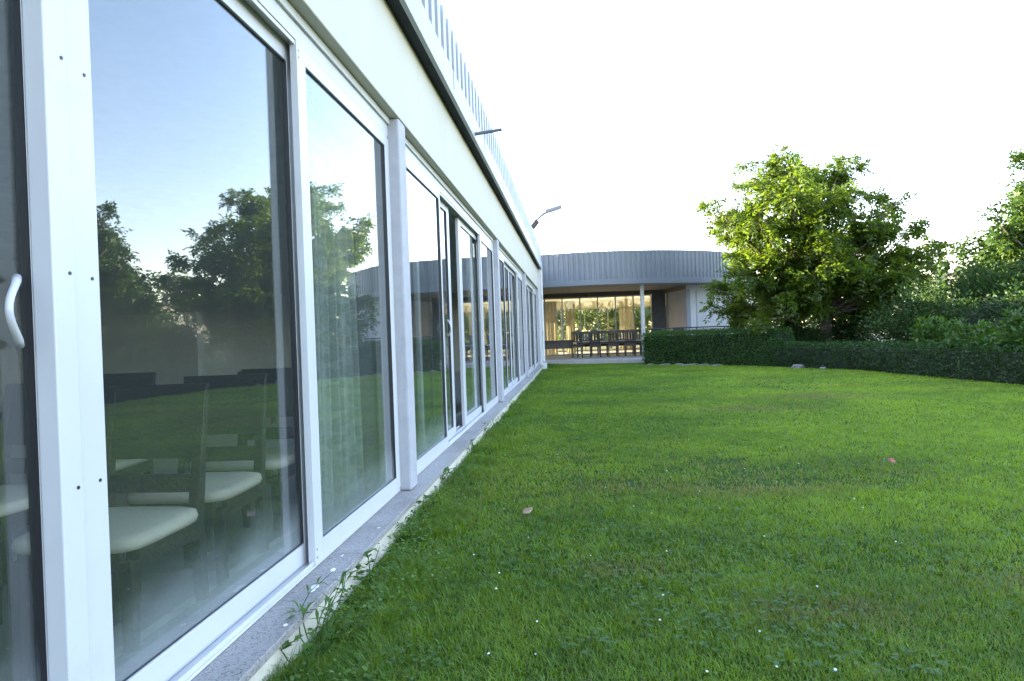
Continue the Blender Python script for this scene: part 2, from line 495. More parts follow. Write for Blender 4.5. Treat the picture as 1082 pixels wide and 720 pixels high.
cl.build('cladding', M_gutter, pav, bevel=.004)
MB().box(-1.10, Y0P, 3.40, -1.035, YE + .05, 3.853).build('cladding_recess', M_gap, pav)
MB().box(-8.6, Y0P, 3.245, -1.102, YE, 3.60).build('roof', M_roof, pav)
MB().box(-8.6, Y0P, -.1, -1.6, YE, .05).build('floor', M_tile, pav)
MB().box(-8.4, Y0P + .2, 2.55, -1.34, YE - .2, 2.586).build('ceiling', M_ceil, pav)
iw = MB(); iw.box(-8.6, Y0P, .05, -8.4, YE, 2.58); iw.box(-8.4, Y0P, .05, -1.5, Y0P + .2, 2.58); iw.box(-8.4, YE - .2, .05, -1.45, YE, 2.58)
iw.build('inner_wall', M_wallin, pav)
MB().box(-7.9, 9.0, .052, -5.2, 9.15, 1.62).build('partition', M_wallin, pav)

MB().prism([(-8.6, YE + .002), (-1.9, YE + .002), (-1.9, 30.1), (-8.6, 30.1)], -.05, 3.75).build('link_sun_block', M_render, pav)  # presumed link to the hall, out of view, added to block the sun
MB().prism([(-8.59, YE + .01), (-5.0, YE + .01), (-5.0, 30.09), (-8.59, 30.09)], 3.75, 5.0).build('upper_sun_block', M_render, pav)  # unseen raised block, added to keep sun off the hall fascia
# window tracks and sashes
BAYS = [(-1.24, 4.36), (4.54, 10.1), (10.28, 15.82), (16.0, 21.52)]
for (a, b) in BAYS:
    t = MB()
    t.box(-1.29, a, .160, -1.165, b, .170)                    # bottom rail with ribs
    for x in (-1.288, -1.232, -1.178): t.box(x, a, .170, x + .008, b, .188)
    t.box(-1.29, a, 2.47, -1.165, b, 2.588)                   # head
    t.box(-1.165, a, 2.545, -1.150, b, 2.588)
    for x in (-1.288, -1.178): t.box(x, a, 2.45, x + .008, b, 2.47)
    for (p, q) in ((a, a + .035), (b - .035, b)): t.box(-1.287, p, .188, -1.163, q, 2.45)
    t.build('window_track', M_frame2, pav, bevel=.002)
ZB, ZT = .172, 2.468
def sash(y0, y1, track, sw0=.075, sw1=.075, handle=None, screws=()):
    x = XG + .022 if track == 0 else XG - .034
    h = .016
    f = MB()
    f.box(x - h, y0, ZB, x + h, y0 + sw0, ZT)
    f.box(x - h, y1 - sw1, ZB, x + h, y1, ZT)
    f.box(x - h + .001, y0 + sw0, ZB, x + h - .001, y1 - sw1, ZB + .088)
    f.box(x - h + .001, y0 + sw0, ZT - .078, x + h - .001, y1 - sw1, ZT)
    fo = f.build('sliding_window', M_frame, pav, bevel=.002)
    g = MB()
    zb, zt = ZB + .088, ZT - .078
    a, b = y0 + sw0, y1 - sw1
    s = .0035
    for (p, q, r_, t_, e) in ((a, zb, b, zb + s, .006), (a, zt - s, b, zt, .006), (a, zb + s, a + s, zt - s, .0135), (b - s, zb + s, b, zt - s, .0135)):
        g.box(x - .012, p, q, x + e, r_, t_)
    g.build('gasket', M_gasket, fo)
    MB().box(x - .0015, a + .003, zb + .003, x + .0015, b - .003, zt - .003).build('glass_pane', M_glass, fo)
    for (sy, sz) in screws:
        MB().tube([(x + h - .002, sy, sz), (x + h + .0015, sy, sz)], .0042, 10).build('screw', M_screw, fo)
    if handle:
        hy, hz, side, lo = handle
        pts = []
        for i in range(13):
            a_ = math.pi * i / 12
            pts.append((x + side * (.018 + .045 * math.sin(a_) ** .8), hy - lo * (.075 * math.sin(a_) - .01), hz - .075 + .15 * i / 12))
        hb = MB(); hb.tube(pts, [.0092 - .0015 * math.sin(math.pi * i / 12) for i in range(13)], 8)
        hb.build('handle', M_frame, fo, smooth=True)
    return fo
# bay 1 (nearest)
sash(-1.2, .26, 0)
sash(.15, 1.53, 1, sw1=.09, handle=(1.385, 1.24, 1, 1))
sash(1.534, 2.98, 1, sw0=.03, sw1=.075)
# the pair of meeting stiles in front of it
ms = MB()
ms.box(-1.215, 1.436, ZB, -1.164, 1.506, ZT)
ms.box(-1.212, 1.513, ZB, -1.177, 1.606, ZT); ms.box(-1.212, 1.506, ZB + .01, -1.188, 1.513, ZT - .01)
mso = ms.build('meeting_stile', M_frame, pav, bevel=.004)
for (sy, sx, zs) in ((1.487, -1.1635, (1.83, 1.33, .83)), (1.578, -1.1765, (1.825, 1.325, .828))):
    for z_ in zs:
        MB().tube([(sx - .004, sy, z_), (sx + .0015, sy, z_)], .0045, 10).build('screw', M_screw, mso)
sash(2.885, 4.325, 0, sw0=.095, sw1=.06, screws=((2.905, .20), (2.905, .235), (2.905, 2.43), (2.905, 2.40)))
# bay 2, one sash pushed aside
sash(4.575, 6.05, 0, sw0=.06, sw1=.045)
sash(5.30, 6.78, 1, sw1=.12, handle=(6.5, 1.24, 1, 1))
sash(7.34, 8.80, 1, sw0=.16)
sash(8.68, 10.07, 0)
sash(10.31, 11.70, 0); sash(11.62, 13.02, 1); sash(13.06, 14.45, 1); sash(14.38, 15.79, 0)
sash(16.03, 17.42, 0); sash(17.34, 18.72, 1); sash(18.78, 20.17, 1); sash(20.10, 21.49, 0)
# rainwater pipe at the far corner
dp = MB(); dp.tube([(-1.0, YE + .14, 3.3), (-1.0, YE + .14, .55), (-1.0, YE + .10, .32), (-.98, YE + .02, .26)], .045, 10)
dp.box(-1.05, YE, 2.35, -.95, YE + .09, 2.39); dp.box(-1.05, YE, 1.2, -.95, YE + .09, 1.24)
dp.build('downpipe', M_white, pav, smooth=False)
MB().box(-1.10, YE + .003, -.05, -.90, YE + .22, .22).build('downpipe_base', M_white, pav, bevel=.01)
MB().box(-1.22, YE + .002, .0, -1.03, YE + .09, 3.22).build('corner_post', M_white, pav, bevel=.004)
# metal bracket reaching out of the gutter
MB().tube([(-.97, 7.1, 3.27), (-.68, 7.1, 3.30)], .018, 8).build('gutter_spout', M_lampgrey, pav)

# droppings on the sill
for i, (dx, dy, r) in enumerate((a_, b_, c_ * .75) for a_, b_, c_ in ((-1.075, 2.86, .016), (-1.08, 2.66, .02), (-1.075, 2.62, .012), (-1.045, 2.30, .009), (-1.1, 3.05, .008), (-1.06, 3.5, .010))):
    n = 9
    ring = [(dx + r * (.6 + .8 * random.random()) * math.cos(2 * math.pi * j / n), dy + 2.0 * r * (.6 + .8 * random.random()) * math.sin(2 * math.pi * j / n), .1605) for j in range(n)]
    db = MB(); db.add(ring + [(dx, dy, .1625)], [(j, (j + 1) % n, n) for j in range(n)]); db.build('dropping', M_drop, pav)


# ------------------------------------------------------------------ lamps on the eaves
fl = empty('floodlight', (-1.08, 18.6, 3.92))
tag(fl, 'grey floodlight on a long curved arm above the parapet', 'lamp')
pts = [(0, 0, -.25), (0, 0, .02), (.03, -.03, .16), (.12, -.08, .30), (.28, -.15, .42), (.46, -.2, .52)]
MB().tube(pts, [.04, .04, .036, .034, .034, .034], 8).build('arm', M_lampgrey, fl, smooth=True)
hd = MB()
hd.hexa([(.42, -.29, .48), (.86, -.29, .60), (.86, -.11, .60), (.42, -.11, .48), (.42, -.28, .57), (.85, -.27, .68), (.85, -.13, .68), (.42, -.12, .57)])
hd.build('lamp_head', M_lampgrey, fl, bevel=.01)
MB().hexa([(.50, -.27, .486), (.84, -.27, .578), (.84, -.13, .578), (.50, -.13, .486), (.50, -.27, .497), (.84, -.27, .589), (.84, -.13, .589), (.50, -.13, .497)]).build('lens', M_white, fl)
sp = empty('spotlight', (-1.28, 18.0, 4.12))
tag(sp, 'small dark spotlight on a short bracket below the curved lamp arm', 'lamp')
MB().tube([(0, 0, .05), (.16, 0, .03), (.26, 0, .0)], .016, 8).build('bracket', M_lampgrey, sp)
MB().hexa([(.22, -.09, -.12), (.30, -.09, -.20), (.30, .09, -.20), (.22, .09, -.12), (.38, -.10, .06), (.46, -.10, -.02), (.46, .10, -.02), (.38, .10, .06)]).build('lamp_head', M_black, sp, bevel=.01)

# ------------------------------------------------------------------ chairs
def rounded_cushion(w, d, z0, z1, y_c=0.0):
    """seat pad with softly rounded plan and crown"""
    mb = MB(); n = 32
    rings = [(1.0, z0), (1.025, z0 + .35 * (z1 - z0)), (1.0, z0 + .75 * (z1 - z0)), (.9, z1 - .004), (.5, z1)]
    vs_, fs = [], []
    for (s, z) in rings:
        for k in range(n):
            a = 2 * math.pi * k / n
            c, s_ = math.cos(a), math.sin(a)
            e = .38
            vs_.append((w / 2 * s * math.copysign(abs(c) ** e, c), y_c + d / 2 * s * math.copysign(abs(s_) ** e, s_), z))
    for i in range(len(rings) - 1):
        for k in range(n):
            k2 = (k + 1) % n
            fs.append((i * n + k, i * n + k2, (i + 1) * n + k2, (i + 1) * n + k))
    fs.append(tuple(range(n - 1, -1, -1))); m = (len(rings) - 1) * n; fs.append(tuple(range(m, m + n)))
    return mb.add(vs_, fs)
def taper(mb, x, y, z0, z1, a0, b0, a1, b1, dx=0, dy=0):
    return mb.hexa([(x - a0, y - b0, z0), (x + a0, y - b0, z0), (x + a0, y + b0, z0), (x - a0, y + b0, z0),
                    (x + dx - a1, y + dy - b1, z1), (x + dx + a1, y + dy - b1, z1), (x + dx + a1, y + dy + b1, z1), (x + dx - a1, y + dy + b1, z1)])
def make_chair(style, wood, seatmat, label, group):
    """chair faces -Y, backrest on the +Y side"""
    t = empty('dining_chair'); tag(t, label, 'chair', group)
    rounded_cushion(.46, .46, .435, .487, -.01).build('seat', seatmat, t, smooth=True)
    for s in (-1, 1):
        m = MB(); taper(m, s * .195, -.20, 0, .40, .017, .017, .024, .024); m.build('leg', wood, t, bevel=.003)
        m = MB()
        taper(m, s * .19, .245, 0, .43, .017, .018, .021, .026, 0, -.035)
        taper(m, s * .19, .21, .43, .93, .021, .026, .019, .013, 0, .085)
        m.build('back_post', wood, t, bevel=.003)
    a = MB()
    a.box(-.175, -.215, .365, .175, -.19, .432); a.box(-.175, .19, .365, .175, .215, .432)
    for s in (-1, 1): a.box(s * .207 - .011, -.18, .365, s * .207 + .011, .19, .432)
    a.build('apron', wood, t, bevel=.002)
    def yb(z): return .21 + .085 * (z - .43) / .5
    if style == 'panel':
        m = MB(); z0, z1 = .66, .95
        m.hexa([(-.169, yb(z0) - .011, z0), (.169, yb(z0) - .011, z0), (.169, yb(z0) + .011, z0), (-.169, yb(z0) + .011, z0),
                (-.215, yb(z1) - .011, z1), (.215, yb(z1) - .011, z1), (.215, yb(z1) + .011, z1), (-.215, yb(z1) + .011, z1)])
        m.build('backrest', wood, t, bevel=.006)
        m = MB(); z0, z1 = .53, .60
        m.box(-.169, yb(.56) - .01, z0, .169, yb(.56) + .01, z1); m.build('back_rail', wood, t, bevel=.003)
    elif style == 'upright':
        m = MB()
        for z0, z1 in ((.56, .61), (.84, .945)):
            zz = (z0 + z1) / 2
            m.box(-.169, yb(zz) - .009, z0, .169, yb(zz) + .009, z1)
        for x in (-.115, 0, .115):
            m.hexa([(x - .038, yb(.61) - .007, .609), (x + .038, yb(.61) - .007, .609), (x + .038, yb(.61) + .007, .609), (x - .038, yb(.61) + .007, .609),
                    (x - .038, yb(.84) - .007, .842), (x + .038, yb(.84) - .007, .842), (x + .038, yb(.84) + .007, .842), (x - .038, yb(.84) + .007, .842)])
        m.build('backrest', wood, t, bevel=.002)
    else:
        m = MB()
        for z0, z1 in ((.55, .60), (.64, .69), (.73, .78), (.86, .945)):
            zz = (z0 + z1) / 2
            m.box(-.169, yb(zz) - .009, z0, .169, yb(zz) + .009, z1)
        m.build('backrest', wood, t, bevel=.003)
    return t
GIN = 'dining chairs inside the glazed building'
def place(src, first, x, y, z, rz, label):
    o = src if first else copy_tree(src)
    o.location = (x, y, z); o.rotation_euler = (0, 0, rz); o['label'] = label
    return o
panel_chair = make_chair('panel', M_wood, M_seat, 'x', GIN)
slat_chair = make_chair('slat', M_wood, M_seat, 'x', GIN)
FZ = .05
place(panel_chair, True, -1.68, 2.31, FZ, 0, 'dark wooden chair with cream seat nearest the camera behind the large pane')
place(panel_chair, False, -1.74, 2.98, FZ, .04, 'dark chair with cream seat just behind the nearest one, its seat corner towards the glass')
place(panel_chair, False, -1.80, 3.68, FZ, .02, 'third dark panel backed chair along the glass, partly behind the sash edge')
place(panel_chair, False, -2.55, 2.75, FZ, -.06, 'dark panel backed chair further in, seen between the two front chairs')
place(panel_chair, False, -2.75, 3.65, FZ, .1, 'dark panel backed chair deep in the room near the dark table')
place(slat_chair, True, -2.85, 2.0, FZ, .25, 'ladder backed dark chair seen low beside the white meeting stile')
place(slat_chair, False, -2.1, 1.5, FZ, .1, 'ladder backed dark chair behind the leftmost pane below its handle')
def make_table(w, d, h, top, legm, label, group=None, solid=False):
    t = empty('table'); tag(t, label, 'table', group)
    MB().box(-w / 2, -d / 2, h - .035, w / 2, d / 2, h).build('tabletop', top, t, bevel=.006)
    if solid:
        MB().box(-w / 2 + .08, -d / 2 + .08, 0, w / 2 - .08, d / 2 - .08, h - .3).build('pedestal', legm, t, bevel=.004)
        MB().box(-w / 2 + .02, -d / 2 + .02, h - .30, w / 2 - .02, d / 2 - .02, h - .036).build('apron', legm, t, bevel=.004)
    else:
        for sx in (-1, 1):
            for sy in (-1, 1):
                MB().box(sx * (w / 2 - .06) - .03, sy * (d / 2 - .06) - .03, 0, sx * (w / 2 - .06) + .03, sy * (d / 2 - .06) + .03, h - .036).build('leg', legm, t, bevel=.003)
        MB().box(-w / 2 + .09, -d / 2 + .05, h - .12, w / 2 - .09, d / 2 - .05, h - .037).build('apron', legm, t)
    return t
o = make_table(1.5, .9, .76, M_wood, M_wood, 'dark wooden dining table deep in the room behind the chairs'); o.location = (-3.8, 3.0, FZ); o.rotation_euler = (0, 0, 1.4)
o = make_table(1.6, .9, .76, M_wood, M_wood, 'dark wooden dining table in the room behind the open sliding sash'); o.location = (-3.4, 8.6, FZ)

# curtains behind the glass
def curtain(name, x, y0, y1, z0, z1, amp, waves, m, label, flare=0.0, group=None, axis='y'):
    n, k = 90, 14
    V, loops, st = [], [], []
    for j in range(k + 1):
        f = j / k; z = z1 + (z0 - z1) * f
        for i in range(n + 1):
            u = i / n
            pin = .55 + .45 * f
            yy = y0 + (y1 - y0) * u - flare * f * f * (1 - u)
            dx = amp * pin * (math.sin(2 * math.pi * waves * u + .4 * math.sin(5 * u)) + .35 * math.sin(2 * math.pi * waves * 2.3 * u + 1))
            V.append((x + dx, yy, z) if axis == 'y' else (yy, x + dx, z))
    for j in range(k):
        for i in range(n):
            a = j * (n + 1) + i
            st.append(len(loops)); loops += [a, a + 1, a + n + 2, a + n + 1]
    o = raw_mesh(name, V, loops, st, m, smooth=True)
    s = o.modifiers.new('solid', 'SOLIDIFY'); s.thickness = .002
    return tag(o, label, 'curtain', group)
curtain('curtain', -1.42, 3.62, 4.30, .10, 2.54, .05, 6, M_curtain, 'sheer curtain with printed circles behind the second large pane', flare=.12)
curtain('curtain', -1.45, 4.6, 5.25, .08, 2.54, .035, 5, M_curtain, 'sheer curtain just past the first grey pier, behind the second bay', flare=-.05)
curtain('curtain', -1.45, 9.3, 9.95, .08, 2.54, .035, 5, M_curtain, 'sheer curtain at the far end of the second bay')
curtain('curtain', -1.45, 10.4, 11.2, .08, 2.54, .04, 5, M_curtain, 'sheer curtain in the third bay from the camera')

# ------------------------------------------------------------------ the round hall
HC = Vector((.9, 32.75)); HR = 7.3
hall = empty('round_hall', (0, 0, 0))
tag(hall, 'round grey hall with ribbed metal fascia and deep glazed porch', 'building')
ZF0, ZF1, ZFt = 2.90, 3.10, 4.14
def ring(mb, r0, r1, z0, z1, seg=180, a0=0, a1=2 * math.pi):
    vs_, fs = [], []
    full = abs(a1 - a0 - 2 * math.pi) < 1e-6
    n = seg if full else seg + 1
    for i in range(n):
        a = a0 + (a1 - a0) * i / seg
        c, s = math.cos(a), math.sin(a)
        for r, z in ((r0, z0), (r1, z0), (r1, z1), (r0, z1)):
            vs_.append((HC.x + r * c, HC.y + r * s, z))
    for i in range(seg):
        j = (i + 1) % n
        for k in range(4):
            k2 = (k + 1) % 4
            fs.append((i * 4 + k, j * 4 + k, j * 4 + k2, i * 4 + k2))
    return mb.add(vs_, fs)
rb = MB()
nr = 240
for i in range(nr):
    w = 2 * math.pi / nr
    prof = [(0, 0), (.52, 0), (.60, -.024), (.92, -.024)]
    for (p, d), (p2, d2) in zip(prof, prof[1:] + [(1, 0)]):
        a, b = (i + p) * w, (i + p2) * w
        q = []
        for (an, dd, z) in ((a, d, ZF1), (b, d2, ZF1), (b, d2, ZFt), (a, d, ZFt)):
            q.append((HC.x + (HR + dd) * math.cos(an), HC.y + (HR + dd) * math.sin(an), z))
        rb.add(q, [(0, 1, 2, 3)])
ro = rb.build('cladding', M_clad, hall)
sm = ro.modifiers.new('solid', 'SOLIDIFY'); sm.thickness = .004; sm.offset = -1
ring(MB(), HR - .12, HR - .04, ZF1, ZFt - .05).build('cladding_back', M_gap, hall)
ring(MB(), HR - .06, HR + .035, ZF0, ZF1 - .002).build('fascia_band', M_clad, hall, bevel=.006)
MB().prism([(HC.x + (HR - .05) * math.cos(2 * math.pi * i / 90), HC.y + (HR - .05) * math.sin(2 * math.pi * i / 90)) for i in range(90)], ZF0 + .012, ZF0 + .06).build('soffit', mat('soffit_board', (.17, .15, .13), rough=.7, var=.06), hall)
MB().prism([(HC.x + (HR - .121) * math.cos(2 * math.pi * i / 90), HC.y + (HR - .121) * math.sin(2 * math.pi * i / 90)) for i in range(90)], ZFt - .15, ZFt - .08).build('roof', M_roof, hall)
MB().tube([(2.62, 26.3, .15), (2.62, 26.3, ZF0 + .01)], .075, 20).build('column', M_white, hall, smooth=False)
# porch walls
YGL = 30.3
fw = MB()
fw.prism([(-5.6, YGL), (4.0, YGL), (4.5, 27.75), (4.58, 27.80), (4.10, YGL + .16), (-5.6, YGL + .16)], 2.74, ZF0 + .01)
fw.build('header', mat('brown_header', (.15, .125, .10), rough=.8), hall)
MB().prism([(-4.4, YGL + .17), (4.2, YGL + .17), (7.6, 31), (7.9, 33.5), (6.7, 36.8), (-4.4, 36.8)], 2.86, 2.895).build('ceiling', M_cream, hall)
MB().prism([(4.03, 30.28), (4.5, 27.75), (4.66, 27.78), (4.2, 30.42)], .15, 2.74).build('side_wall', M_greywall, hall)
MB().prism([(3.42, YGL), (4.02, YGL), (4.02, YGL + .08), (3.42, YGL + .08)], .15, 2.738).build('panel_door', mat('dark_grey_panel', (.07, .075, .085), rough=.6, var=.1), hall)
# white wall with roller shutter
A = Vector((4.5, 27.75)); B = Vector((7.0, 28.75)); d = (B - A).normalized(); nn = Vector((-d.y, d.x))
def pt(s, t): p = A + d * s + nn * t; return (p.x, p.y)
ww = MB()
Lw = (B - A).length
ww.prism([pt(0, 0), pt(.42, 0), pt(.42, .18), pt(.17, .18)], .15, ZF0 + .01)
ww.prism([pt(2.25, 0), pt(Lw, 0), pt(Lw, .18), pt(2.25, .18)], .15, ZF0 + .01)
ww.prism([pt(.42, 0), pt(2.25, 0), pt(2.25, .18), pt(.42, .18)], .15, 1.12)
ww.prism([pt(.42, 0), pt(2.25, 0), pt(2.25, .18), pt(.42, .18)], 2.68, ZF0 + .01)
ww.build('front_wall', M_white, hall)
win = MB()
win.prism([pt(.42, .04), pt(.50, .04), pt(.50, .10), pt(.42, .10)], 1.16, 2.68); win.prism([pt(2.17, .04), pt(2.25, .04), pt(2.25, .10), pt(2.17, .10)], 1.16, 2.68)
win.prism([pt(.36, -.05), pt(2.31, -.05), pt(2.31, .10), pt(.36, .10)], 1.12, 1.16)
wo = win.build('window', M_greywall, hall)
sh = MB()
z = 1.165
while z < 2.67:
    z2 = min(z + .055, 2.678)
    sh.prism([pt(.50, .06), pt(2.17, .06), pt(2.17, .075), pt(.50, .075)], z, z2 - .004); z = z2
sh.prism([pt(.50, .076), pt(2.17, .076), pt(2.17, .085), pt(.50, .085)], 1.165, 2.678)
sh.build('shutter', M_white, wo)
# rest of the drum
drum = [B, Vector((8.0, 30.4)), Vector((8.2, 33.5)), Vector((7.0, 36.6))]
rw = MB()
for a, b in zip(drum, drum[1:]): rw.wall((a.x, a.y), (b.x, b.y), .18, .15, ZF0 + .01)
rw.build('rear_wall', M_cream, hall)
# glazing of the porch: mullions and panes
def glazing(name, a, b, n, z0, z1, group=None, mw=.05, transom=None):
    a, b = Vector(a), Vector(b); L_ = (b - a).length; dd = (b - a).normalized(); nv = Vector((-dd.y, dd.x))
    f = MB()
    def q(s, t): p = a + dd * s + nv * t; return (p.x, p.y)
    for i in range(n + 1):
        s = L_ * i / n; s0, s1 = max(s - mw / 2, 0), min(s + mw / 2, L_)
        f.prism([q(s0, 0), q(s1, 0), q(s1, .07), q(s0, .07)], z0, z1)
    for (p_, q_) in ((z0, z0 + .07), (z1 - .06, z1)):
        for i in range(n):
            f.prism([q(L_ * i / n + mw / 2, .004), q(L_ * (i + 1) / n - mw / 2, .004), q(L_ * (i + 1) / n - mw / 2, .066), q(L_ * i / n + mw / 2, .066)], p_, q_)
    fo = f.build(name, M_frame if transom is None else transom, hall)
    for i in range(n):
        s0, s1 = L_ * i / n + mw / 2, L_ * (i + 1) / n - mw / 2
        MB().prism([q(s0, .03), q(s1, .03), q(s1, .036), q(s0, .036)], z0 + .07, z1 - .06).build('glass_pane', M_glass2, fo)
    return fo
M_mull = mat('grey_mullion', (.35, .36, .37), rough=.4, var=.05)
glazing('glazed_front', (-3.6, YGL), (3.40, YGL), 9, .152, 2.738, transom=M_mull)
glazing('glazed_rear', (6.8, 36.9), (-4.4, 36.9), 9, .152, 2.45, transom=M_mull)
glazing('unseen_glazed_side', (-4.5, 36.8), (-4.5, 30.5), 4, .152, 2.45, transom=M_mull)  # unseen side, made glass so that sunlight enters the room
rr = MB()
rr.box(-4.6, 36.9, 2.452, 6.9, 37.05, ZF0 + .01); rr.box(-4.6, 30.5, 2.452, -4.45, 36.88, ZF0 + .01)
rr.build('rear_header', M_cream, hall)
MB().prism([(-4.6, 33.0), (11, 33.0), (9, 39), (-4.6, 39)], -.05, .15).build('floor', M_slab, hall)
GC = 'cream curtains inside the round hall'
curtain('curtain', YGL + .35, -1.55, -.75, .2, 2.6, .05, 5, M_curtain2, 'cream curtain at the left end of the round hall glazing', axis='x', group=GC)
curtain('curtain', YGL + .35, -.35, .05, .2, 2.6, .05, 3, M_curtain2, 'narrow cream curtain second from left in the round hall glazing', axis='x', group=GC)
curtain('curtain', 36.6, 2.4, 3.2, .2, 2.45, .05, 4, M_curtain2, 'cream curtain against the rear windows of the round hall', axis='x', group=GC)

# terrace furniture
TZ = .15
GT = 'chairs around the terrace table'
tchair = make_chair('upright', M_wood, M_wood, 'x', GT)
brown = make_chair('upright', M_wood2, M_wood2, 'x', GT)
sets = [(tchair, .10, 27.6, math.pi, 'black ladder backed chair at the left end of the terrace table'),
        (tchair, .50, 28.7, .05, 'black chair second from left behind the terrace table'),
        (tchair, .82, 27.5, math.pi - .08, 'black chair before the middle of the terrace table'),
        (tchair, 1.15, 28.75, 0, 'black chair behind the middle of the terrace table'),
        (brown, 1.52, 27.55, math.pi + .06, 'brown chair in front of the terrace table, first past the black ones'),
        (brown, 1.92, 28.7, -.05, 'brown chair behind the terrace table, near its right half'),
        (brown, 2.20, 27.5, math.pi, 'brown chair before the right end of the terrace table'),
        (brown, 2.62, 28.7, .03, 'brown chair behind the right end of the terrace table, beside the white column'),
        (tchair, 3.25, 26.9, .15, 'dark chair behind the hedge left of the pair at the railing'),
        (tchair, 4.0, 26.6, -.1, 'dark chair behind the hedge right of the pair at the railing')]
seen = set()
for src, x, y_, rz, lab in sets:
    place(src, id(src) not in seen, x, y_, TZ, rz, lab).scale = (1, 1, 1.12); seen.add(id(src))
o = make_table(2.7, .8, .64, mat('pale_tabletop', (.45, .41, .36), rough=.4), M_wood2, 'long table with pale top among the terrace chairs'); o.location = (1.4, 28.1, TZ)
o = make_table(1.45, .7, .72, M_wood2, M_wood, 'plain brown table with deep apron left of the terrace chairs', solid=False); o.location = (-.75, 27.9, TZ)
for c in o.children:
    if c.name.startswith('apron'): c.scale = (1, 1, 1)
MB().box(-.66, -.31, .38, .66, -.28, .60).build('modesty_panel', M_wood2, o)

# railing in front of the terrace
ra = empty('railing', (0, 0, 0)); tag(ra, 'thin dark metal railing above the clipped hedge', 'railing')
rp = [(2.75, 24.75), (4.2, 24.0), (6.0, 23.5), (8.5, 23.1)]
MB().tube([(x, y, 1.20) for x, y in rp], .022, 8).build('rail', M_black, ra)
MB().tube([(x, y, .68) for x, y in rp], .012, 6).build('rail', M_black, ra)
for x, y in rp + [(3.5, 24.36), (5.1, 23.75), (7.2, 23.3)]:
    MB().tube([(x, y, .1), (x, y, 1.19)], .016, 8).build('post', M_black, ra)

# ------------------------------------------------------------------ foliage
def leaf_arrays(c, d, n, ln, wd, fold=.25, droop=.15):
    """c,d,n: (N,3) base, direction, normal; returns verts, loops, starts of 4-vertex folded leaves"""
    N = len(c)
    s = np.cross(d, n)
    s /= np.linalg.norm(s, axis=1, keepdims=True) + 1e-9
    ln = np.broadcast_to(ln, (N,))[:, None]; wd = np.broadcast_to(wd, (N,))[:, None]
    v = np.empty((N, 4, 3), np.float32)
    v[:, 0] = c
    v[:, 1] = c + d * ln * .45 + s * wd * .5 + n * wd * fold
    v[:, 2] = c + d * ln - n * ln * droop
    v[:, 3] = c + d * ln * .45 - s * wd * .5 + n * wd * fold
    idx = np.arange(N * 4, dtype=np.int32)
    return v.reshape(-1, 3), idx, np.arange(0, N * 4, 4, dtype=np.int32)
def unit(a): return a / (np.linalg.norm(a, axis=1, keepdims=True) + 1e-9)

def compound_leaves(rng, pos, out, ln, leaflets=7, size=.11, droop=.5):
    """pinnate leaves at pos pointing along out"""
    N = len(pos)
    d = unit(out + rng.normal(0, .45, (N, 3)) + np.array([0, 0, -droop]) * rng.random((N, 1)))
    up = np.tile(np.array([0., 0., 1.]), (N, 1)) + rng.normal(0, .35, (N, 3))
    s = unit(np.cross(d, up)); n = unit(np.cross(s, d))
    C, D, Nn = [], [], []
    lens = ln * rng.uniform(.7, 1.2, (N, 1))
    pairs = (leaflets - 1) // 2
    for k in range(pairs):
        f = .3 + .6 * k / max(pairs - 1, 1)
        base = pos + d * lens * f - np.array([0, 0, .25]) * lens * f * f
        for sg in (-1, 1):
            C.append(base); D.append(unit(d * .55 + sg * s + rng.normal(0, .15, (N, 3)))); Nn.append(n)
    C.append(pos + d * lens * .95 - np.array([0, 0, .22]) * lens); D.append(unit(d - np.array([0, 0, .3]))); Nn.append(n)
    C = np.concatenate(C); D = np.concatenate(D); Nn = unit(np.concatenate(Nn) + rng.normal(0, .25, (len(C), 3)))
    L_ = size * rng.uniform(.7, 1.25, len(C))
    tint = np.tile(rng.random(N), leaflets if leaflets % 2 else leaflets)[:len(C)] * .6 + rng.random(len(C)) * .4
    return C, D, Nn, L_, tint

def bezier(a, b, sag, n=7, rng=random):
    a, b = Vector(a), Vector(b)
    mid = (a + b) / 2 + Vector((rng.uniform(-.15, .15), rng.uniform(-.15, .15), sag))
    return [a * (1 - t) ** 2 + mid * 2 * t * (1 - t) + b * t * t for t in [i / (n - 1) for i in range(n)]]

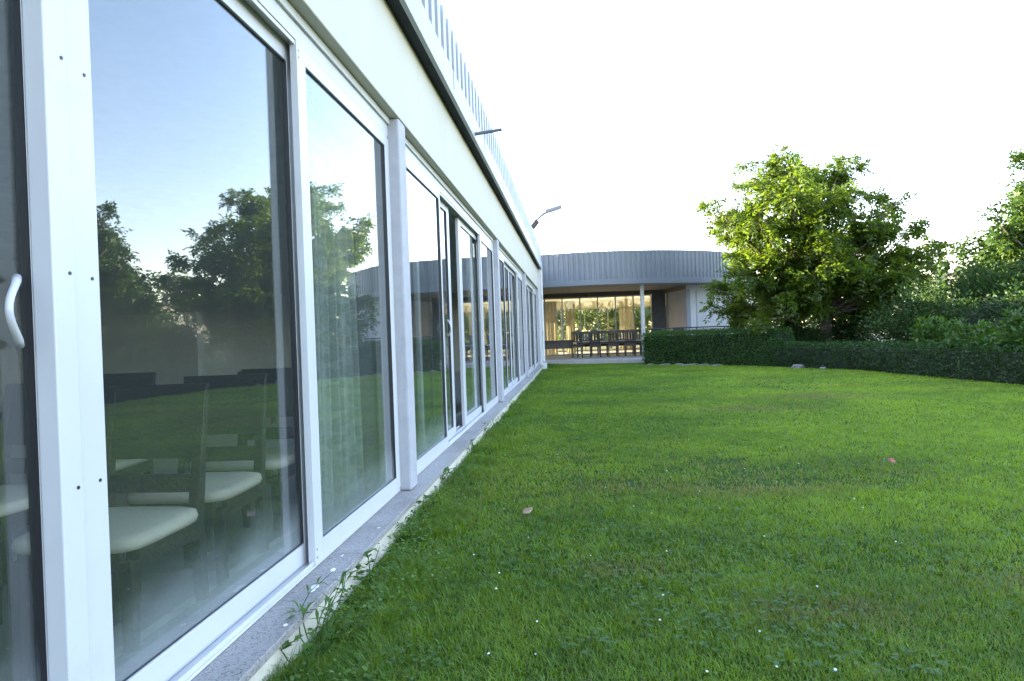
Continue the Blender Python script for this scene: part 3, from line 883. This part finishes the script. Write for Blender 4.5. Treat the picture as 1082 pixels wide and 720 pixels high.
def tree(name, label, base, fork_z, lobes, leafm, seed, trunk_r=.13, leaf=.11, pinnate=.30, dens=150, leaflets=7, group=None, cat='tree', lean=(0, 0)):
    """lobes: (x,y,z,r) clumps relative to base; limbs run from the trunk to each clump, leaf sprays fill them"""
    rng = np.random.default_rng(seed); rr_ = random.Random(seed)
    t = empty(name, base); tag(t, label, cat, group)
    tr = MB()
    top = max(l[2] for l in lobes) * .72
    ax = [(lean[0] * z / top + .05 * math.sin(2.1 * z), lean[1] * z / top + .05 * math.cos(1.7 * z), z) for z in [-.1, .15, .5, 1.0, fork_z, (fork_z + top) / 2, top]]
    tr.tube(ax, [trunk_r * 1.5, trunk_r * 1.15, trunk_r, trunk_r * .93, trunk_r * .85, trunk_r * .5, trunk_r * .18], 10)
    def axpt(z):
        for p, q in zip(ax, ax[1:]):
            if p[2] <= z <= q[2]:
                f = (z - p[2]) / (q[2] - p[2]); return Vector(p).lerp(Vector(q), f)
        return Vector(ax[-1])
    C, D, N_, L_, T = [], [], [], [], []
    for (x, y, z, r) in lobes:
        end = Vector((x, y, z))
        h = math.hypot(x, y)
        z0 = min(max(z - .75 * h - .2, fork_z * rr_.uniform(.85, 1.1)), top * .97)
        a = axpt(z0)
        path = bezier(a, end, -.10 * (end - a).length + .12, 8, rr_)
        r0 = min(trunk_r * .42, .012 + .016 * (end - a).length)
        tr.tube(path, [r0 * (1 - .82 * i / 7) for i in range(8)], 6)
        # twigs through the clump, biased outwards
        outw = Vector((x, y, .6 * (z - fork_z) + .3)).normalized()
        nt = max(4, int(9 * r / .5))
        for k in range(nt):
            v = Vector((rr_.gauss(0, 1), rr_.gauss(0, 1), rr_.gauss(0, .45))).normalized()
            v = (v + outw * .55).normalized()
            ln = r * rr_.uniform(.6, 1.25)
            st = path[rr_.choice((5, 6, 7))]
            en = st + v * ln
            pth = bezier(st, en, .05 * ln, 4, rr_)
            tr.tube(pth, [.010, .008, .006, .003], 4)
            m = max(3, int(dens * .62 * r ** 1.35 / nt * rr_.uniform(.7, 1.3)))
            f = rng.beta(1.8, 1.1, m)[:, None]
            P0 = np.array(st)[None] * (1 - f) + np.array(en)[None] * f + rng.normal(0, 1, (m, 3)) * (.13 * r + .03) * np.array([1, 1, .6])
            od = unit(np.tile(np.array(v), (m, 1)) + rng.normal(0, .6, (m, 3)))
            c, d_, n_, l_, tt = compound_leaves(rng, P0, od, pinnate, leaflets, leaf)
            C.append(c); D.append(d_); N_.append(n_); L_.append(l_); T.append(tt)
    tr.build('trunk', M_bark, t, smooth=True)
    C, D, N_, L_, T = map(np.concatenate, (C, D, N_, L_, T))
    v, lo, st = leaf_arrays(C, D, N_, L_, L_ * .46)
    raw_mesh('crown', v, lo, st, leafm, t, {'tint': T})
    return t

F_, YAW_, = 720.0, rad(5.24)
def px_lobes(base, Y, spots, rng, spread=1.6, back=True):
    """clumps of the crown read off as bearings, each given its own depth so the crown is round"""
    R3 = cam.matrix_world.to_3x3()
    out = []
    for (x, y, r) in spots:
        for rep in range(2 if (back and r >= 18) else 1):
            dy = rng.uniform(-spread, spread) if rep == 0 else rng.uniform(-spread, spread) * 1.2
            d = R3 @ Vector(((x - 541) / F_, (360 - y) / F_, -1))
            s = (Y + dy) / d.y
            p = Vector((0, 0, CZ)) + d * s
            out.append((p.x - base[0], p.y - base[1], p.z - base[2], r * (Y + dy) / F_ * 1.02))
    return out
rt = random.Random(11)
big = [(822, 163, 12), (826, 180, 15), (806, 190, 15), (790, 185, 13), (776, 200, 9), (768, 214, 11), (754, 218, 9), (750, 233, 8), (757, 245, 8), (772, 232, 12), (790, 212, 17), (800, 235, 20),
       (783, 250, 12), (845, 192, 18), (862, 184, 14), (880, 190, 16), (893, 172, 10), (905, 178, 9), (872, 214, 20), (833, 215, 22), (850, 240, 24), (898, 204, 11), (905, 232, 14),
       (926, 210, 10), (942, 214, 9), (954, 209, 7), (934, 226, 11), (925, 246, 16), (948, 248, 12), (960, 256, 9), (940, 268, 13), (962, 272, 10), (978, 258, 8), (986, 272, 7), (992, 262, 6),
       (800, 262, 16), (815, 285, 20), (785, 292, 15), (768, 300, 12), (756, 306, 9), (765, 320, 12), (752, 330, 8), (772, 335, 11), (790, 325, 16), (805, 338, 11), (812, 310, 18),
       (840, 270, 24), (870, 262, 22), (895, 258, 18), (860, 296, 24), (885, 300, 22), (910, 285, 18), (928, 300, 16), (946, 295, 13), (835, 318, 18), (860, 325, 14), (915, 322, 14), (880, 280, 18),
       (930, 325, 12), (968, 288, 12), (985, 283, 10), (955, 312, 11), (975, 262, 12), (965, 240, 8), (940, 232, 13), (912, 262, 15), (762, 232, 11), (748, 222, 9), (765, 245, 10), (782, 272, 13)]
bt = (7.75, 22.0, 0)
tree('broadleaf_tree', 'large loose crowned tree standing behind the hedge beside the round hall', bt, 1.5, px_lobes(bt, 22.0, big, rt, 2.0), M_walnut, 7, trunk_r=.17, leaf=.125, pinnate=.30, dens=720)
rt = random.Random(12)
right = [(1080, 172, 8), (1086, 190, 12), (1074, 212, 10), (1062, 240, 12), (1050, 232, 10), (1058, 262, 16), (1078, 250, 18), (1042, 268, 9), (1026, 258, 9), (1012, 262, 8), (1004, 276, 7), (1022, 284, 9), (1036, 292, 9), (1016, 296, 7),
         (1048, 286, 12), (1068, 290, 18), (1086, 275, 20), (1056, 312, 13), (1078, 318, 18), (1068, 340, 14), (1040, 300, 8), (1100, 200, 20), (1105, 240, 24), (1110, 280, 24), (1130, 180, 20), (1140, 220, 26), (1150, 265, 26), (1165, 190, 22),
         (1175, 230, 26), (1200, 205, 24), (1210, 250, 26), (1240, 230, 22), (1230, 280, 22), (1190, 290, 22), (1120, 160, 16), (1155, 150, 18), (1190, 160, 20), (1225, 190, 18), (1170, 120, 14), (1260, 260, 16), (1090, 345, 14), (1072, 228, 14), (1084, 214, 14), (1062, 252, 13), (1048, 248, 9), (1075, 305, 19), (1060, 292, 15), (1052, 328, 14), (1082, 332, 18), (1070, 270, 16), (1044, 318, 11), (1032, 304, 9)]
br = (19.2, 26.0, 0)
tree('broadleaf_tree', 'dark leafy tree cut by the right edge of the picture', br, 1.5, px_lobes(br, 26.0, right, rt, 2.4), M_walnut2, 8, trunk_r=.22, leaf=.185, pinnate=.36, dens=620, leaflets=5)

# clipped hedge and shrubs
def hedge(name, label, path, w, h, seed, m, dens=900, leaf=.035, cat='hedge', rough=.05, hfun=None):
    rng = np.random.default_rng(seed)
    t = empty(name, (path[0][0], path[0][1], 0)); tag(t, label, cat)
    ox, oy = path[0]
    pts = [Vector((x - ox, y - oy)) for x, y in path]
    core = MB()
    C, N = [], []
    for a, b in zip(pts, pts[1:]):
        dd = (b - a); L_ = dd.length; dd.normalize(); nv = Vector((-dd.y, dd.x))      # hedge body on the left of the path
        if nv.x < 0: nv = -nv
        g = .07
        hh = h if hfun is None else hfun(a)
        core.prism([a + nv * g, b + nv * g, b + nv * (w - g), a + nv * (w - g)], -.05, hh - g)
        def sheet(n, fn, nor):
            u = rng.random(n); v_ = rng.random(n)
            P_ = np.array([fn(x, y) for x, y in zip(u, v_)])
            C.append(P_); N.append(np.tile(np.array(nor), (n, 1)))
        nL = int(dens * L_ * hh)
        sheet(nL, lambda u, v_: (*(a + dd * (u * L_)), v_ * hh), (-nv.x, -nv.y, 0))
        sheet(int(dens * L_ * w), lambda u, v_: (*(a + dd * (u * L_) + nv * (v_ * w)), hh), (0, 0, 1))
        sheet(nL // 2, lambda u, v_: (*(a + dd * (u * L_) + nv * w), v_ * hh), (nv.x, nv.y, 0))
    for e, sg in ((0, -1), (-1, 1)):
        a = pts[e]; q = pts[1] if e == 0 else pts[-2]
        dd = ((q - a) if e == 0 else (a - q)).normalized(); nv = Vector((-dd.y, dd.x))
        if nv.x < 0: nv = -nv
        hh = h if hfun is None else hfun(a)
        n = int(dens * w * hh); u = rng.random(n); v_ = rng.random(n)
        C.append(np.array([(*(a + nv * (x * w)), y * hh) for x, y in zip(u, v_)])); N.append(np.tile(np.array((dd.x * sg, dd.y * sg, 0)), (n, 1)))
    C = np.concatenate(C); N = np.concatenate(N)
    bumpy = (fbm((C[:, 0] + C[:, 1]) * 2.3, C[:, 2] * 2.3 + C[:, 1], seed) - .5) * 2
    C = C + N * (bumpy[:, None] * rough * 1.4 + rng.normal(0, rough * .6, (len(C), 1)))
    stray = rng.random(len(C)) < .03
    C[stray] += N[stray] * rng.uniform(.02, .10, (stray.sum(), 1))
    D = unit(N * .6 + rng.normal(0, .8, C.shape) + np.array([0, 0, .35]))
    n_ = unit(N + rng.normal(0, .7, C.shape))
    ln = leaf * rng.uniform(.7, 1.4, len(C))
    v, lo, st = leaf_arrays(C, D, n_, ln, ln * .6)
    tint = np.clip(rng.random(len(C)) * .7 + bumpy * .25 + .15, 0, 1)
    raw_mesh('leaves', v, lo, st, m, t, {'tint': tint})
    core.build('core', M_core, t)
    return t
hedge('hedge', 'taller clipped dark hedge block at the terrace edge', [(2.3, 23.3), (3.3, 22.7), (4.4, 21.5), (5.25, 20.5), (5.6, 20.0)], .9, 1.02, 3, M_box2, dens=1500, leaf=.05)
hedge('hedge', 'long low clipped hedge along the far right side of the lawn', [(5.55, 19.75), (6.2, 18.55), (6.8, 17.5), (7.05, 16.0), (7.25, 14.2), (7.4, 13.0), (7.5, 12.1), (7.6, 10.0), (7.65, 7.0), (7.7, 3)], .8, .61, 5, M_box, dens=1100, leaf=.045)

def bush(label, x, y, r, h, seed, m, leaf=.10, n=5000, group=None, shape=.5, stalky=False, name='shrub'):
    rng = np.random.default_rng(seed); rr_ = random.Random(seed)
    t = empty(name, (x, y, 0)); tag(t, label, 'shrub', group)
    st_ = MB(); C, D, T = [], [], []
    ns = max(9, int(16 * r))
    for k in range(ns):
        a = 2 * math.pi * k / ns + rr_.uniform(-.3, .3); q = math.sqrt(rr_.random())
        e = Vector((r * q * math.cos(a), r * q * math.sin(a), h * (1 - .45 * q * q) * rr_.uniform(.72, 1.06)))
        s = Vector((.12 * math.cos(a), .12 * math.sin(a), -.05))
        pth = bezier(s, e, .15 * h, 6, rr_)
        st_.tube(pth, [.018, .015, .012, .01, .007, .003], 5)
        m_ = int(n / ns)
        f = rng.beta(1.6 if not stalky else 1.0, .9, m_)
        i = np.minimum((f * 5).astype(int), 4); fr = (f * 5 - i)[:, None]
        PP = np.array(pth)
        P_ = PP[i] * (1 - fr) + PP[i + 1] * fr
        sp = (.26 if not stalky else .12) * r * (1 - .5 * f)[:, None] + .04
        P_ = P_ + rng.normal(0, 1, (m_, 3)) * sp * np.array([1, 1, .75])
        P_[:, 2] = np.maximum(P_[:, 2], .03)
        od = unit(np.stack([P_[:, 0], P_[:, 1], .5 * (P_[:, 2] - h * .3)], 1) + rng.normal(0, .8, (m_, 3)) + np.array([0, 0, .4]))
        C.append(P_); D.append(od); T.append(np.full(m_, rr_.random() * .5))
    C, D, T = map(np.concatenate, (C, D, T))
    N = unit(np.cross(D, rng.normal(0, 1, D.shape)) + np.array([0, 0, .6]))
    ln = leaf * rng.uniform(.6, 1.35, len(C))
    v, lo, sts = leaf_arrays(C, D, N, ln, ln * .42)
    raw_mesh('leaves', v, lo, sts, m, t, {'tint': np.clip(T + rng.random(len(C)) * .5, 0, 1)})
    st_.build('stems', M_bark, t)
    return t
GS = 'shrubs growing behind the low hedge'
bush('silvery grey green bush between the two trees, left of a similar one', 9.9, 16.6, 1.0, 1.45, 21, M_olive, .08, 11000, GS)
bush('silvery grey green bush close behind the hedge at the right tree', 9.5, 14.9, 1.0, 1.4, 22, M_olive, .07, 10000, GS)
bush('dense dark bush filling the gap right of the big tree trunk', 9.2, 18.9, 1.4, 2.0, 23, M_bush, .09, 15000, GS)
bush('tall dark bush at the back between the two tree crowns', 12.3, 20.5, 1.9, 2.9, 24, M_bush, .11, 17000, GS)
bush('low dark bush just left of the big tree trunk', 6.75, 21.6, .8, 1.35, 25, M_bush, .08, 8000, GS)
bush('dark bush under the lower boughs beside the white shuttered wall', 8.7, 22.6, 1.2, 1.7, 26, M_bush, .09, 9000, GS)
bush('dense dark bush at the right edge behind the laurels', 10.9, 16.0, 1.6, 2.1, 30, M_bush, .09, 16000, GS)
GLA = 'laurel shrubs rising over the low hedge'
for i, (x, y_, r, h, lab) in enumerate(((7.75, 15.6, .55, 1.12, 'glossy leaved laurel shrub furthest left over the low hedge'),
                                       (7.95, 14.4, .6, 1.2, 'glossy laurel shrub with upright shoots left of the pale green one'),
                                       (8.05, 13.2, .6, 1.22, 'pale green laurel shrub with long leaves near the right edge'),
                                       (8.2, 12.2, .6, 1.2, 'laurel shrub at the very right edge above the hedge'),
                                       (8.3, 11.0, .7, 1.3, 'laurel shrub just outside the right edge'))):
    bush(lab, x, y_, r, h, 40 + i, M_laurel, .13, 2600, GLA, stalky=True)

# stones along the hedge foot
GST = 'pale stones edging the hedge foot'
def stone(x, y_, sx, sy, sz, seed, lab):
    r = random.Random(seed); bm = bmesh.new(); sz *= .8
    bmesh.ops.create_icosphere(bm, subdivisions=2, radius=1)
    for v in bm.verts:
        k = 1 + r.uniform(-.18, .18); v.co = Vector((v.co.x * sx * k, v.co.y * sy * k, v.co.z * sz * k))
    me = bpy.data.meshes.new('stone'); bm.to_mesh(me); bm.free()
    o = bpy.data.objects.new('stone', me); COL.objects.link(o); me.materials.append(M_stone)
    o.location = (x, y_, sz * .45); o.rotation_euler = (0, 0, r.uniform(0, 3))
    tag(o, lab, 'stone', GST)
stone(5.93, 18.85, .22, .12, .09, 1, 'low pale stone before the hedge in front of the big tree trunk')
stone(6.3, 18.1, .12, .09, .05, 2, 'small flat stone right of the larger one at the hedge foot')
for i, (x, y_) in enumerate(((2.5, 23.05), (2.95, 22.75), (3.35, 22.5), (3.7, 22.1), (4.05, 21.75), (4.35, 21.35))):
    stone(x, y_, .33, .10, .04, 10 + i, ('pale kerb stone at the left corner of the tall hedge block', 'second pale kerb stone from the terrace corner', 'third pale kerb stone from the terrace corner', 'fourth pale kerb stone from the terrace corner',
          'fifth pale kerb stone from the terrace corner', 'pale kerb stone furthest right under the tall hedge block')[i])

# sunlit rise beyond the hedge
def rise():
    V, F = [], []
    n = 24
    for j in range(n + 1):
        for i in range(n + 1):
            x = 9 + 34 * i / n; y_ = 26 + 30 * j / n
            u, v = i / n, j / n
            z = .95 * (math.sin(math.pi * u) ** .8 if 0 < u < 1 else 0) * math.sin(math.pi * v) - .06 + .12 * math.sin(7 * u + 5 * v) * math.sin(math.pi * u) * math.sin(math.pi * v)
            V.append((x, y_, z))
    for j in range(n):
        for i in range(n):
            a = j * (n + 1) + i; F.append((a, a + 1, a + n + 2, a + n + 1))
    o = MB().add(V, F).build('slope', mat('dry_pale_slope', (.26, .24, .13), rough=1, var=.2, scale=1.5, bump=.6, bscale=12), smooth=True)
    tag(o, 'pale dry grass slope in the sun beyond the hedge', kind='structure')
rise()

# trees behind the round hall, seen through its glazing, and the far house mirrored in the panes
def ball_lobes(r, h, n, rng):
    out = []
    for k in range(n):
        a = rng.uniform(0, 6.283); q = math.sqrt(rng.random()); zf = rng.random()
        w = r * q * (1 - .5 * abs(zf - .4))
        out.append((w * math.cos(a), w * math.sin(a), 1.4 + (h - 1.8) * zf, r * .34))
    return out
GB = 'trees in the field behind the round hall'
ft = tree('broadleaf_tree', 'sunlit round tree behind the round hall, seen through the left of its glazing', (-3.5, 47, 0), 1.2, ball_lobes(3.0, 5.0, 34, random.Random(3)), M_walnut, 31, trunk_r=.16, leaf=.24, pinnate=.4, dens=45, leaflets=5, group=GB)
for (x, y_, rz, s, lab) in ((2.5, 49, 1.2, .95, 'sunlit round tree behind the round hall, seen through the middle of its glazing'),
                            (8.5, 46, 2.6, .9, 'sunlit round tree behind the round hall, seen through the right of its glazing')):
    c = copy_tree(ft); c.location = (x, y_, 0); c.rotation_euler = (0, 0, rz); c.scale = (s, s, s); c['label'] = lab

ho = empty('house', (37.0, 62.0, 0), rad(-31)); tag(ho, 'two storey flat roofed house mirrored in the large pane beside the right tree', 'house')
M_house = mat('house_render', (.30, .29, .27), rough=.85, var=.05)
MB().box(-4, -4, -.1, 4, 4, 4.9).build('wall', M_house, ho)
MB().box(-4.3, -4.3, 4.902, 4.3, 4.3, 5.15).build('roof', M_soffit, ho)
for (x0, x1, z0, z1) in ((-3.4, -1.6, .9, 2.1), (-.6, 1.2, .9, 2.1), (-3.4, -1.6, 3.1, 4.3), (-.6, 2.2, 3.0, 4.4)):
    w_ = MB()
    for (a, b, c, d_) in ((x0, z0, x0 + .08, z1), (x1 - .08, z0, x1, z1), (x0 + .08, z0, x1 - .08, z0 + .08), (x0 + .08, z1 - .08, x1 - .08, z1)): w_.box(a, -4.06, b, c, -4.002, d_)
    wo_ = w_.build('window', M_white, ho)
    MB().box(x0 + .08, -4.03, z0 + .08, x1 - .08, -4.02, z1 - .08).build('pane', mat('house_pane', (.5, .55, .6), rough=.05, metal=.8, var=.02), wo_)

# far woods all round except towards the low sun
def woods():
    rng = np.random.default_rng(77)
    n = 34000
    ang = rng.uniform(rad(-8), rad(292), n)         # clockwise from +Y; gap towards the sun
    R_ = rng.uniform(70, 110, n)
    hmax = 3.5 + 4.5 * fbm(ang * 9, R_ * .05, 5)
    z = hmax * rng.random(n) ** .7
    C = np.stack([R_ * np.sin(ang), R_ * np.cos(ang), z], 1)
    D = unit(rng.normal(0, 1, (n, 3)) + np.array([0, 0, .3])); N = unit(rng.normal(0, 1, (n, 3)))
    v, lo, st = leaf_arrays(C, D, N, rng.uniform(.7, 1.8, n), rng.uniform(.5, 1.0, n))
    o = raw_mesh('far_woods', v, lo, st, M_wood_far, None, {'tint': np.clip(fbm(ang * 20, R_ * .1, 9) * .7 + rng.random(n) * .3, 0, 1)})
    tag(o, 'far off belt of woods beyond the field', 'woods', kind='stuff')
woods()

# ------------------------------------------------------------------ grass
def in_lawn(x, y):
    hx = np.interp(y, [p[1] for p in HEDGE_IN[::-1]], [p[0] for p in HEDGE_IN[::-1]])
    far = np.where(x < 2.35, 25.75 - (x + 1.35) * (1.2 / 3.6), 23.1)
    return (x > -1.04) & (x < hx + .12) & (y < far)
def grass():
    rng = np.random.default_rng(5)
    V, Lo, St, T, DR = [], [], [], [], []
    nv = 0; nl = 0
    bands = [(1.5, 3.2, 22000, .0029, .023), (3.2, 5.0, 12000, .0039, .023), (5.0, 8.0, 6500, .0056, .023), (8, 13, 3200, .008, .022), (13, 26, 1400, .013, .020), (-3, 1.5, 500, .008, .025)]
    for (ya, yb, dens, w, h) in bands:
        x0, x1 = -1.035, min(8.0, .75 * yb + 1.8)
        n = int(dens * (x1 - x0) * (yb - ya))
        x = rng.uniform(x0, x1, n); y_ = rng.uniform(ya, yb, n)
        # frustum with margin
        k = in_lawn(x, y_) & (x < .72 * y_ + 1.6)
        patch = fbm(x * .9, y_ * .9, 3); fine = fbm(x * 5, y_ * 5, 8); bare = fbm(x * .55 + 7, y_ * .55, 12)
        keep = rng.random(n) < np.clip(1.25 - 3.2 * np.clip(bare - .62, 0, 1) - .5 * (fine < .35), .15, 1)
        k &= keep
        x, y_, patch, fine, bare = x[k], y_[k], patch[k], fine[k], bare[k]; n = len(x)
        edge = np.clip(1 - (x + 1.04) / .5, 0, 1) * (vnoise(x * 4, y_ * 2.5, 31) > .35)
        clump = fbm(x * 11, y_ * 11, 18)
        hh = h * rng.uniform(.4, 1.15, n) * (.35 + .6 * fine + .75 * clump) * (1 + 2.6 * edge)
        a = rng.uniform(0, 2 * math.pi, n)
        lean = rng.uniform(.3, 2.2, n) * hh
        ww = w * rng.uniform(.7, 1.3, n)
        dx, dy = np.cos(a), np.sin(a)
        sx, sy = -dy, dx
        v = np.zeros((n, 5, 3), np.float32)
        for i, (f, l, s) in enumerate(((0, 0, -.5), (0, 0, .5), (.6, .35, .4), (.6, .35, -.4), (1, 1, 0))):
            v[:, i, 0] = x + dx * lean * l + sx * ww * s
            v[:, i, 1] = y_ + dy * lean * l + sy * ww * s
            v[:, i, 2] = hh * f - (.005 if f == 0 else 0)
        base = nv + np.arange(n, dtype=np.int64)[:, None] * 5
        lo = (base + np.array([0, 1, 2, 3, 3, 2, 4])).ravel()
        st = nl + (np.arange(n)[:, None] * 7 + np.array([0, 4])).ravel()
        V.append(v.reshape(-1, 3)); Lo.append(lo); St.append(st)
        t = np.clip(.08 + 1.0 * (patch - .32) + .45 * rng.random(n) ** 2 + .5 * (clump - .5) + .34 * np.clip((x - .8) / 4, 0, 1) - .25 * edge, 0, 1)  # x term: yellower turf and open-sky brightness put into the blade colour
        T.append(np.repeat(t, 2))
        g = np.zeros(n)
        for (cx, cy, rx, ry) in DRY: g = np.maximum(g, np.exp(-((x - cx) / rx) ** 2 - ((y_ - cy) / ry) ** 2))
        pr = np.clip(.75 * g * (.4 + 1.0 * fine) + .9 * np.clip(bare - .60, 0, 1) + .05, 0, .8)
        DR.append(np.repeat((rng.random(n) < pr) * rng.uniform(.4, 1, n), 2))
        nv += n * 5; nl += n * 7
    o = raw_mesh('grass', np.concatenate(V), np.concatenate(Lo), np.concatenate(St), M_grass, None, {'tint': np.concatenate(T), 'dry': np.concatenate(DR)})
    tag(o, 'short mown grass blades covering the lawn', 'grass', kind='stuff')
grass()

# broad-leaved weeds and clover along the plinth
def weeds():
    rng = np.random.default_rng(15)
    C, D, N, L_, T = [], [], [], [], []
    for k in range(1000):
        y_ = 2.0 + 18 * rng.random() ** 1.5
        x = -1.04 + abs(rng.normal(0, .16)) + .01
        if vnoise(np.array([x * 3.]), np.array([y_ * 1.7]), 31)[0] < .33: continue
        m = rng.integers(5, 14); hgt = rng.uniform(.03, .13)
        ph = rng.uniform(0, 6.28, m); q = rng.uniform(0, .06, m)
        C.append(np.stack([x + q * np.cos(ph), y_ + q * np.sin(ph), rng.uniform(.2, 1, m) * hgt], 1))
        D.append(unit(np.stack([np.cos(ph), np.sin(ph), rng.uniform(-.1, .6, m)], 1)))
        N.append(unit(np.stack([rng.normal(0, .3, m), rng.normal(0, .3, m), np.ones(m)], 1)))
        L_.append(rng.uniform(.012, .034, m)); T.append(np.full(m, rng.random() * .8) + rng.random(m) * .2)
    C, D, N, L_, T = map(np.concatenate, (C, D, N, L_, T))
    v, lo, st = leaf_arrays(C, D, N, L_, L_ * .62, fold=.12)
    tag(raw_mesh('weeds', v, lo, st, M_weed, None, {'tint': T}), 'low broad leaved weeds along the foot of the cream plinth', 'weeds', kind='stuff')
    # clover scattered in the turf
    n = 9000
    y_ = 1.8 + 8 * rng.random(n) ** 1.3; x = rng.uniform(-1.0, 1, n) * 0 + rng.uniform(-1.0, 1.0, n) * (.5 + .5 * y_) + .2 * y_
    k = (x > -1) & (x < 7) & (fbm(x * 1.4, y_ * 1.4, 44) > .5)
    x, y_ = x[k], y_[k]; n = len(x)
    C, D, N = [], [], []
    z = rng.uniform(.02, .05, n); a0 = rng.uniform(0, 6.28, n)
    for j in range(3):
        a = a0 + j * 2.094
        C.append(np.stack([x, y_, z], 1)); D.append(np.stack([np.cos(a), np.sin(a), np.full(n, .12)], 1))
        N.append(unit(np.stack([rng.normal(0, .2, n), rng.normal(0, .2, n), np.ones(n)], 1)))
    C, D, N = map(np.concatenate, (C, D, N))
    v, lo, st = leaf_arrays(C, unit(D), N, .014, .013, fold=.05, droop=.05)
    tag(raw_mesh('clover', v, lo, st, M_weed, None, {'tint': rng.random(len(C)) * .5}), 'clover leaves scattered through the lawn', 'clover', kind='stuff')
    # daisies
    d = MB()
    for k in range(45):
        y_ = 2.2 + 6 * rng.random() ** 1.6; x = rng.uniform(-.2, .42) * y_ + .1
        if x < -.8: continue
        r = rng.uniform(.003, .006); z = rng.uniform(.035, .055); n = 8
        d.add([(x + r * math.cos(6.283 * i / n), y_ + r * math.sin(6.283 * i / n), z + rng.uniform(-.002, .003)) for i in range(n)] + [(x, y_, z + .003), (x, y_, z - .004)],
              [(i, (i + 1) % n, n) for i in range(n)] + [((i + 1) % n, i, n + 1) for i in range(n)])
    tag(d.build('daisies', M_petal), 'tiny white daisy heads dotted over the near lawn', 'daisies', kind='stuff')
weeds()

def grassy_weed(x, y_, h, n, seed, label, broad=False):
    rng = random.Random(seed); nr_ = np.random.default_rng(seed)
    t = empty('weed_plant', (x, y_, 0)); tag(t, label, 'weed', 'weeds standing against the plinth')
    st = MB(); V = MB()
    C, D, N, L_ = [], [], [], []
    for k in range(n):
        a = rng.uniform(0, 6.28); e = Vector((.10 * h / .3 * math.cos(a) + .02, .18 * h / .3 * math.sin(a), h * rng.uniform(.6, 1.05)))
        pth = bezier((rng.uniform(-.02, .02), rng.uniform(-.03, .03), -.01), e, .06, 5, rng)
        st.tube(pth, [.0028, .0026, .0022, .0018, .001], 5)
        for j in range(6 if not broad else 8):
            f = rng.uniform(.25, 1); i = min(int(f * 4), 3); p = pth[i].lerp(pth[i + 1], f * 4 - i)
            b = rng.uniform(0, 6.28)
            C.append(p); D.append((math.cos(b) * .6, math.sin(b) * .8, .55 if not broad else .25)); N.append((-math.cos(b) * .4, -math.sin(b) * .4, 1))
            L_.append((.11 if not broad else .045) * rng.uniform(.6, 1.2))
    C = np.array(C); D = unit(np.array(D)); N = unit(np.array(N)); L_ = np.array(L_)
    v, lo, s_ = leaf_arrays(C, D, N, L_, L_ * (.13 if not broad else .6), fold=.1, droop=.35 if not broad else .15)
    raw_mesh('leaves', v, lo, s_, M_weed, t, {'tint': nr_.random(len(C)) * .7})
    st.build('stems', M_weed, t)
grassy_weed(-.985, 2.42, .26, 7, 1, 'tall grassy weed with long blades standing nearest the camera at the plinth')
grassy_weed(-.96, 2.30, .14, 5, 2, 'short leafy weed at the foot of the tall grassy one', True)
grassy_weed(-1.0, 3.12, .17, 3, 3, 'sprout with broad paired leaves halfway along the near plinth', True)
grassy_weed(-1.0, 3.75, .16, 4, 4, 'thin grassy weed just before the first grey pier')
grassy_weed(-.98, 4.3, .15, 4, 5, 'leafy weed below the first grey pier', True)
grassy_weed(-.99, 5.1, .14, 5, 6, 'grassy weed just past the first grey pier')
grassy_weed(-.99, 6.4, .15, 5, 7, 'grassy weed below the narrow pushed back sash')
grassy_weed(-.99, 7.6, .16, 5, 8, 'grassy weed under the open gap of the second bay')

def fallen_leaf(x, y_, s, m, label, rz):
    n = 7
    mb = MB(); V = []
    for i in range(n):
        f = i / (n - 1); w = math.sin(math.pi * f ** .8) * .38 + .01
        z = .3 * (f - .5) ** 2
        V += [(f - .5, -w, z + .18 * w), (f - .5, 0, z), (f - .5, w, z + .22 * w)]
    F = []
    for i in range(n - 1):
        for k in range(2): F.append((i * 3 + k, i * 3 + k + 1, i * 3 + 4 + k, i * 3 + 3 + k))
    mb.add([(a * s, b * s, c * s) for a, b, c in V], F)
    o = mb.build('fallen_leaf', m, smooth=True)
    sm_ = o.modifiers.new('solid', 'SOLIDIFY'); sm_.thickness = .001
    o.location = (x, y_, .045); o.rotation_euler = (.3, -.35, rz)
    tag(o, label, 'leaf')
fallen_leaf(-.327, 4.25, .075, M_dryleaf, 'curled pale brown leaf lying on the lawn near the pier', .5)
fallen_leaf(2.48, 5.67, .075, M_redleaf, 'reddish brown leaf lying on the right side of the lawn', 1.2)
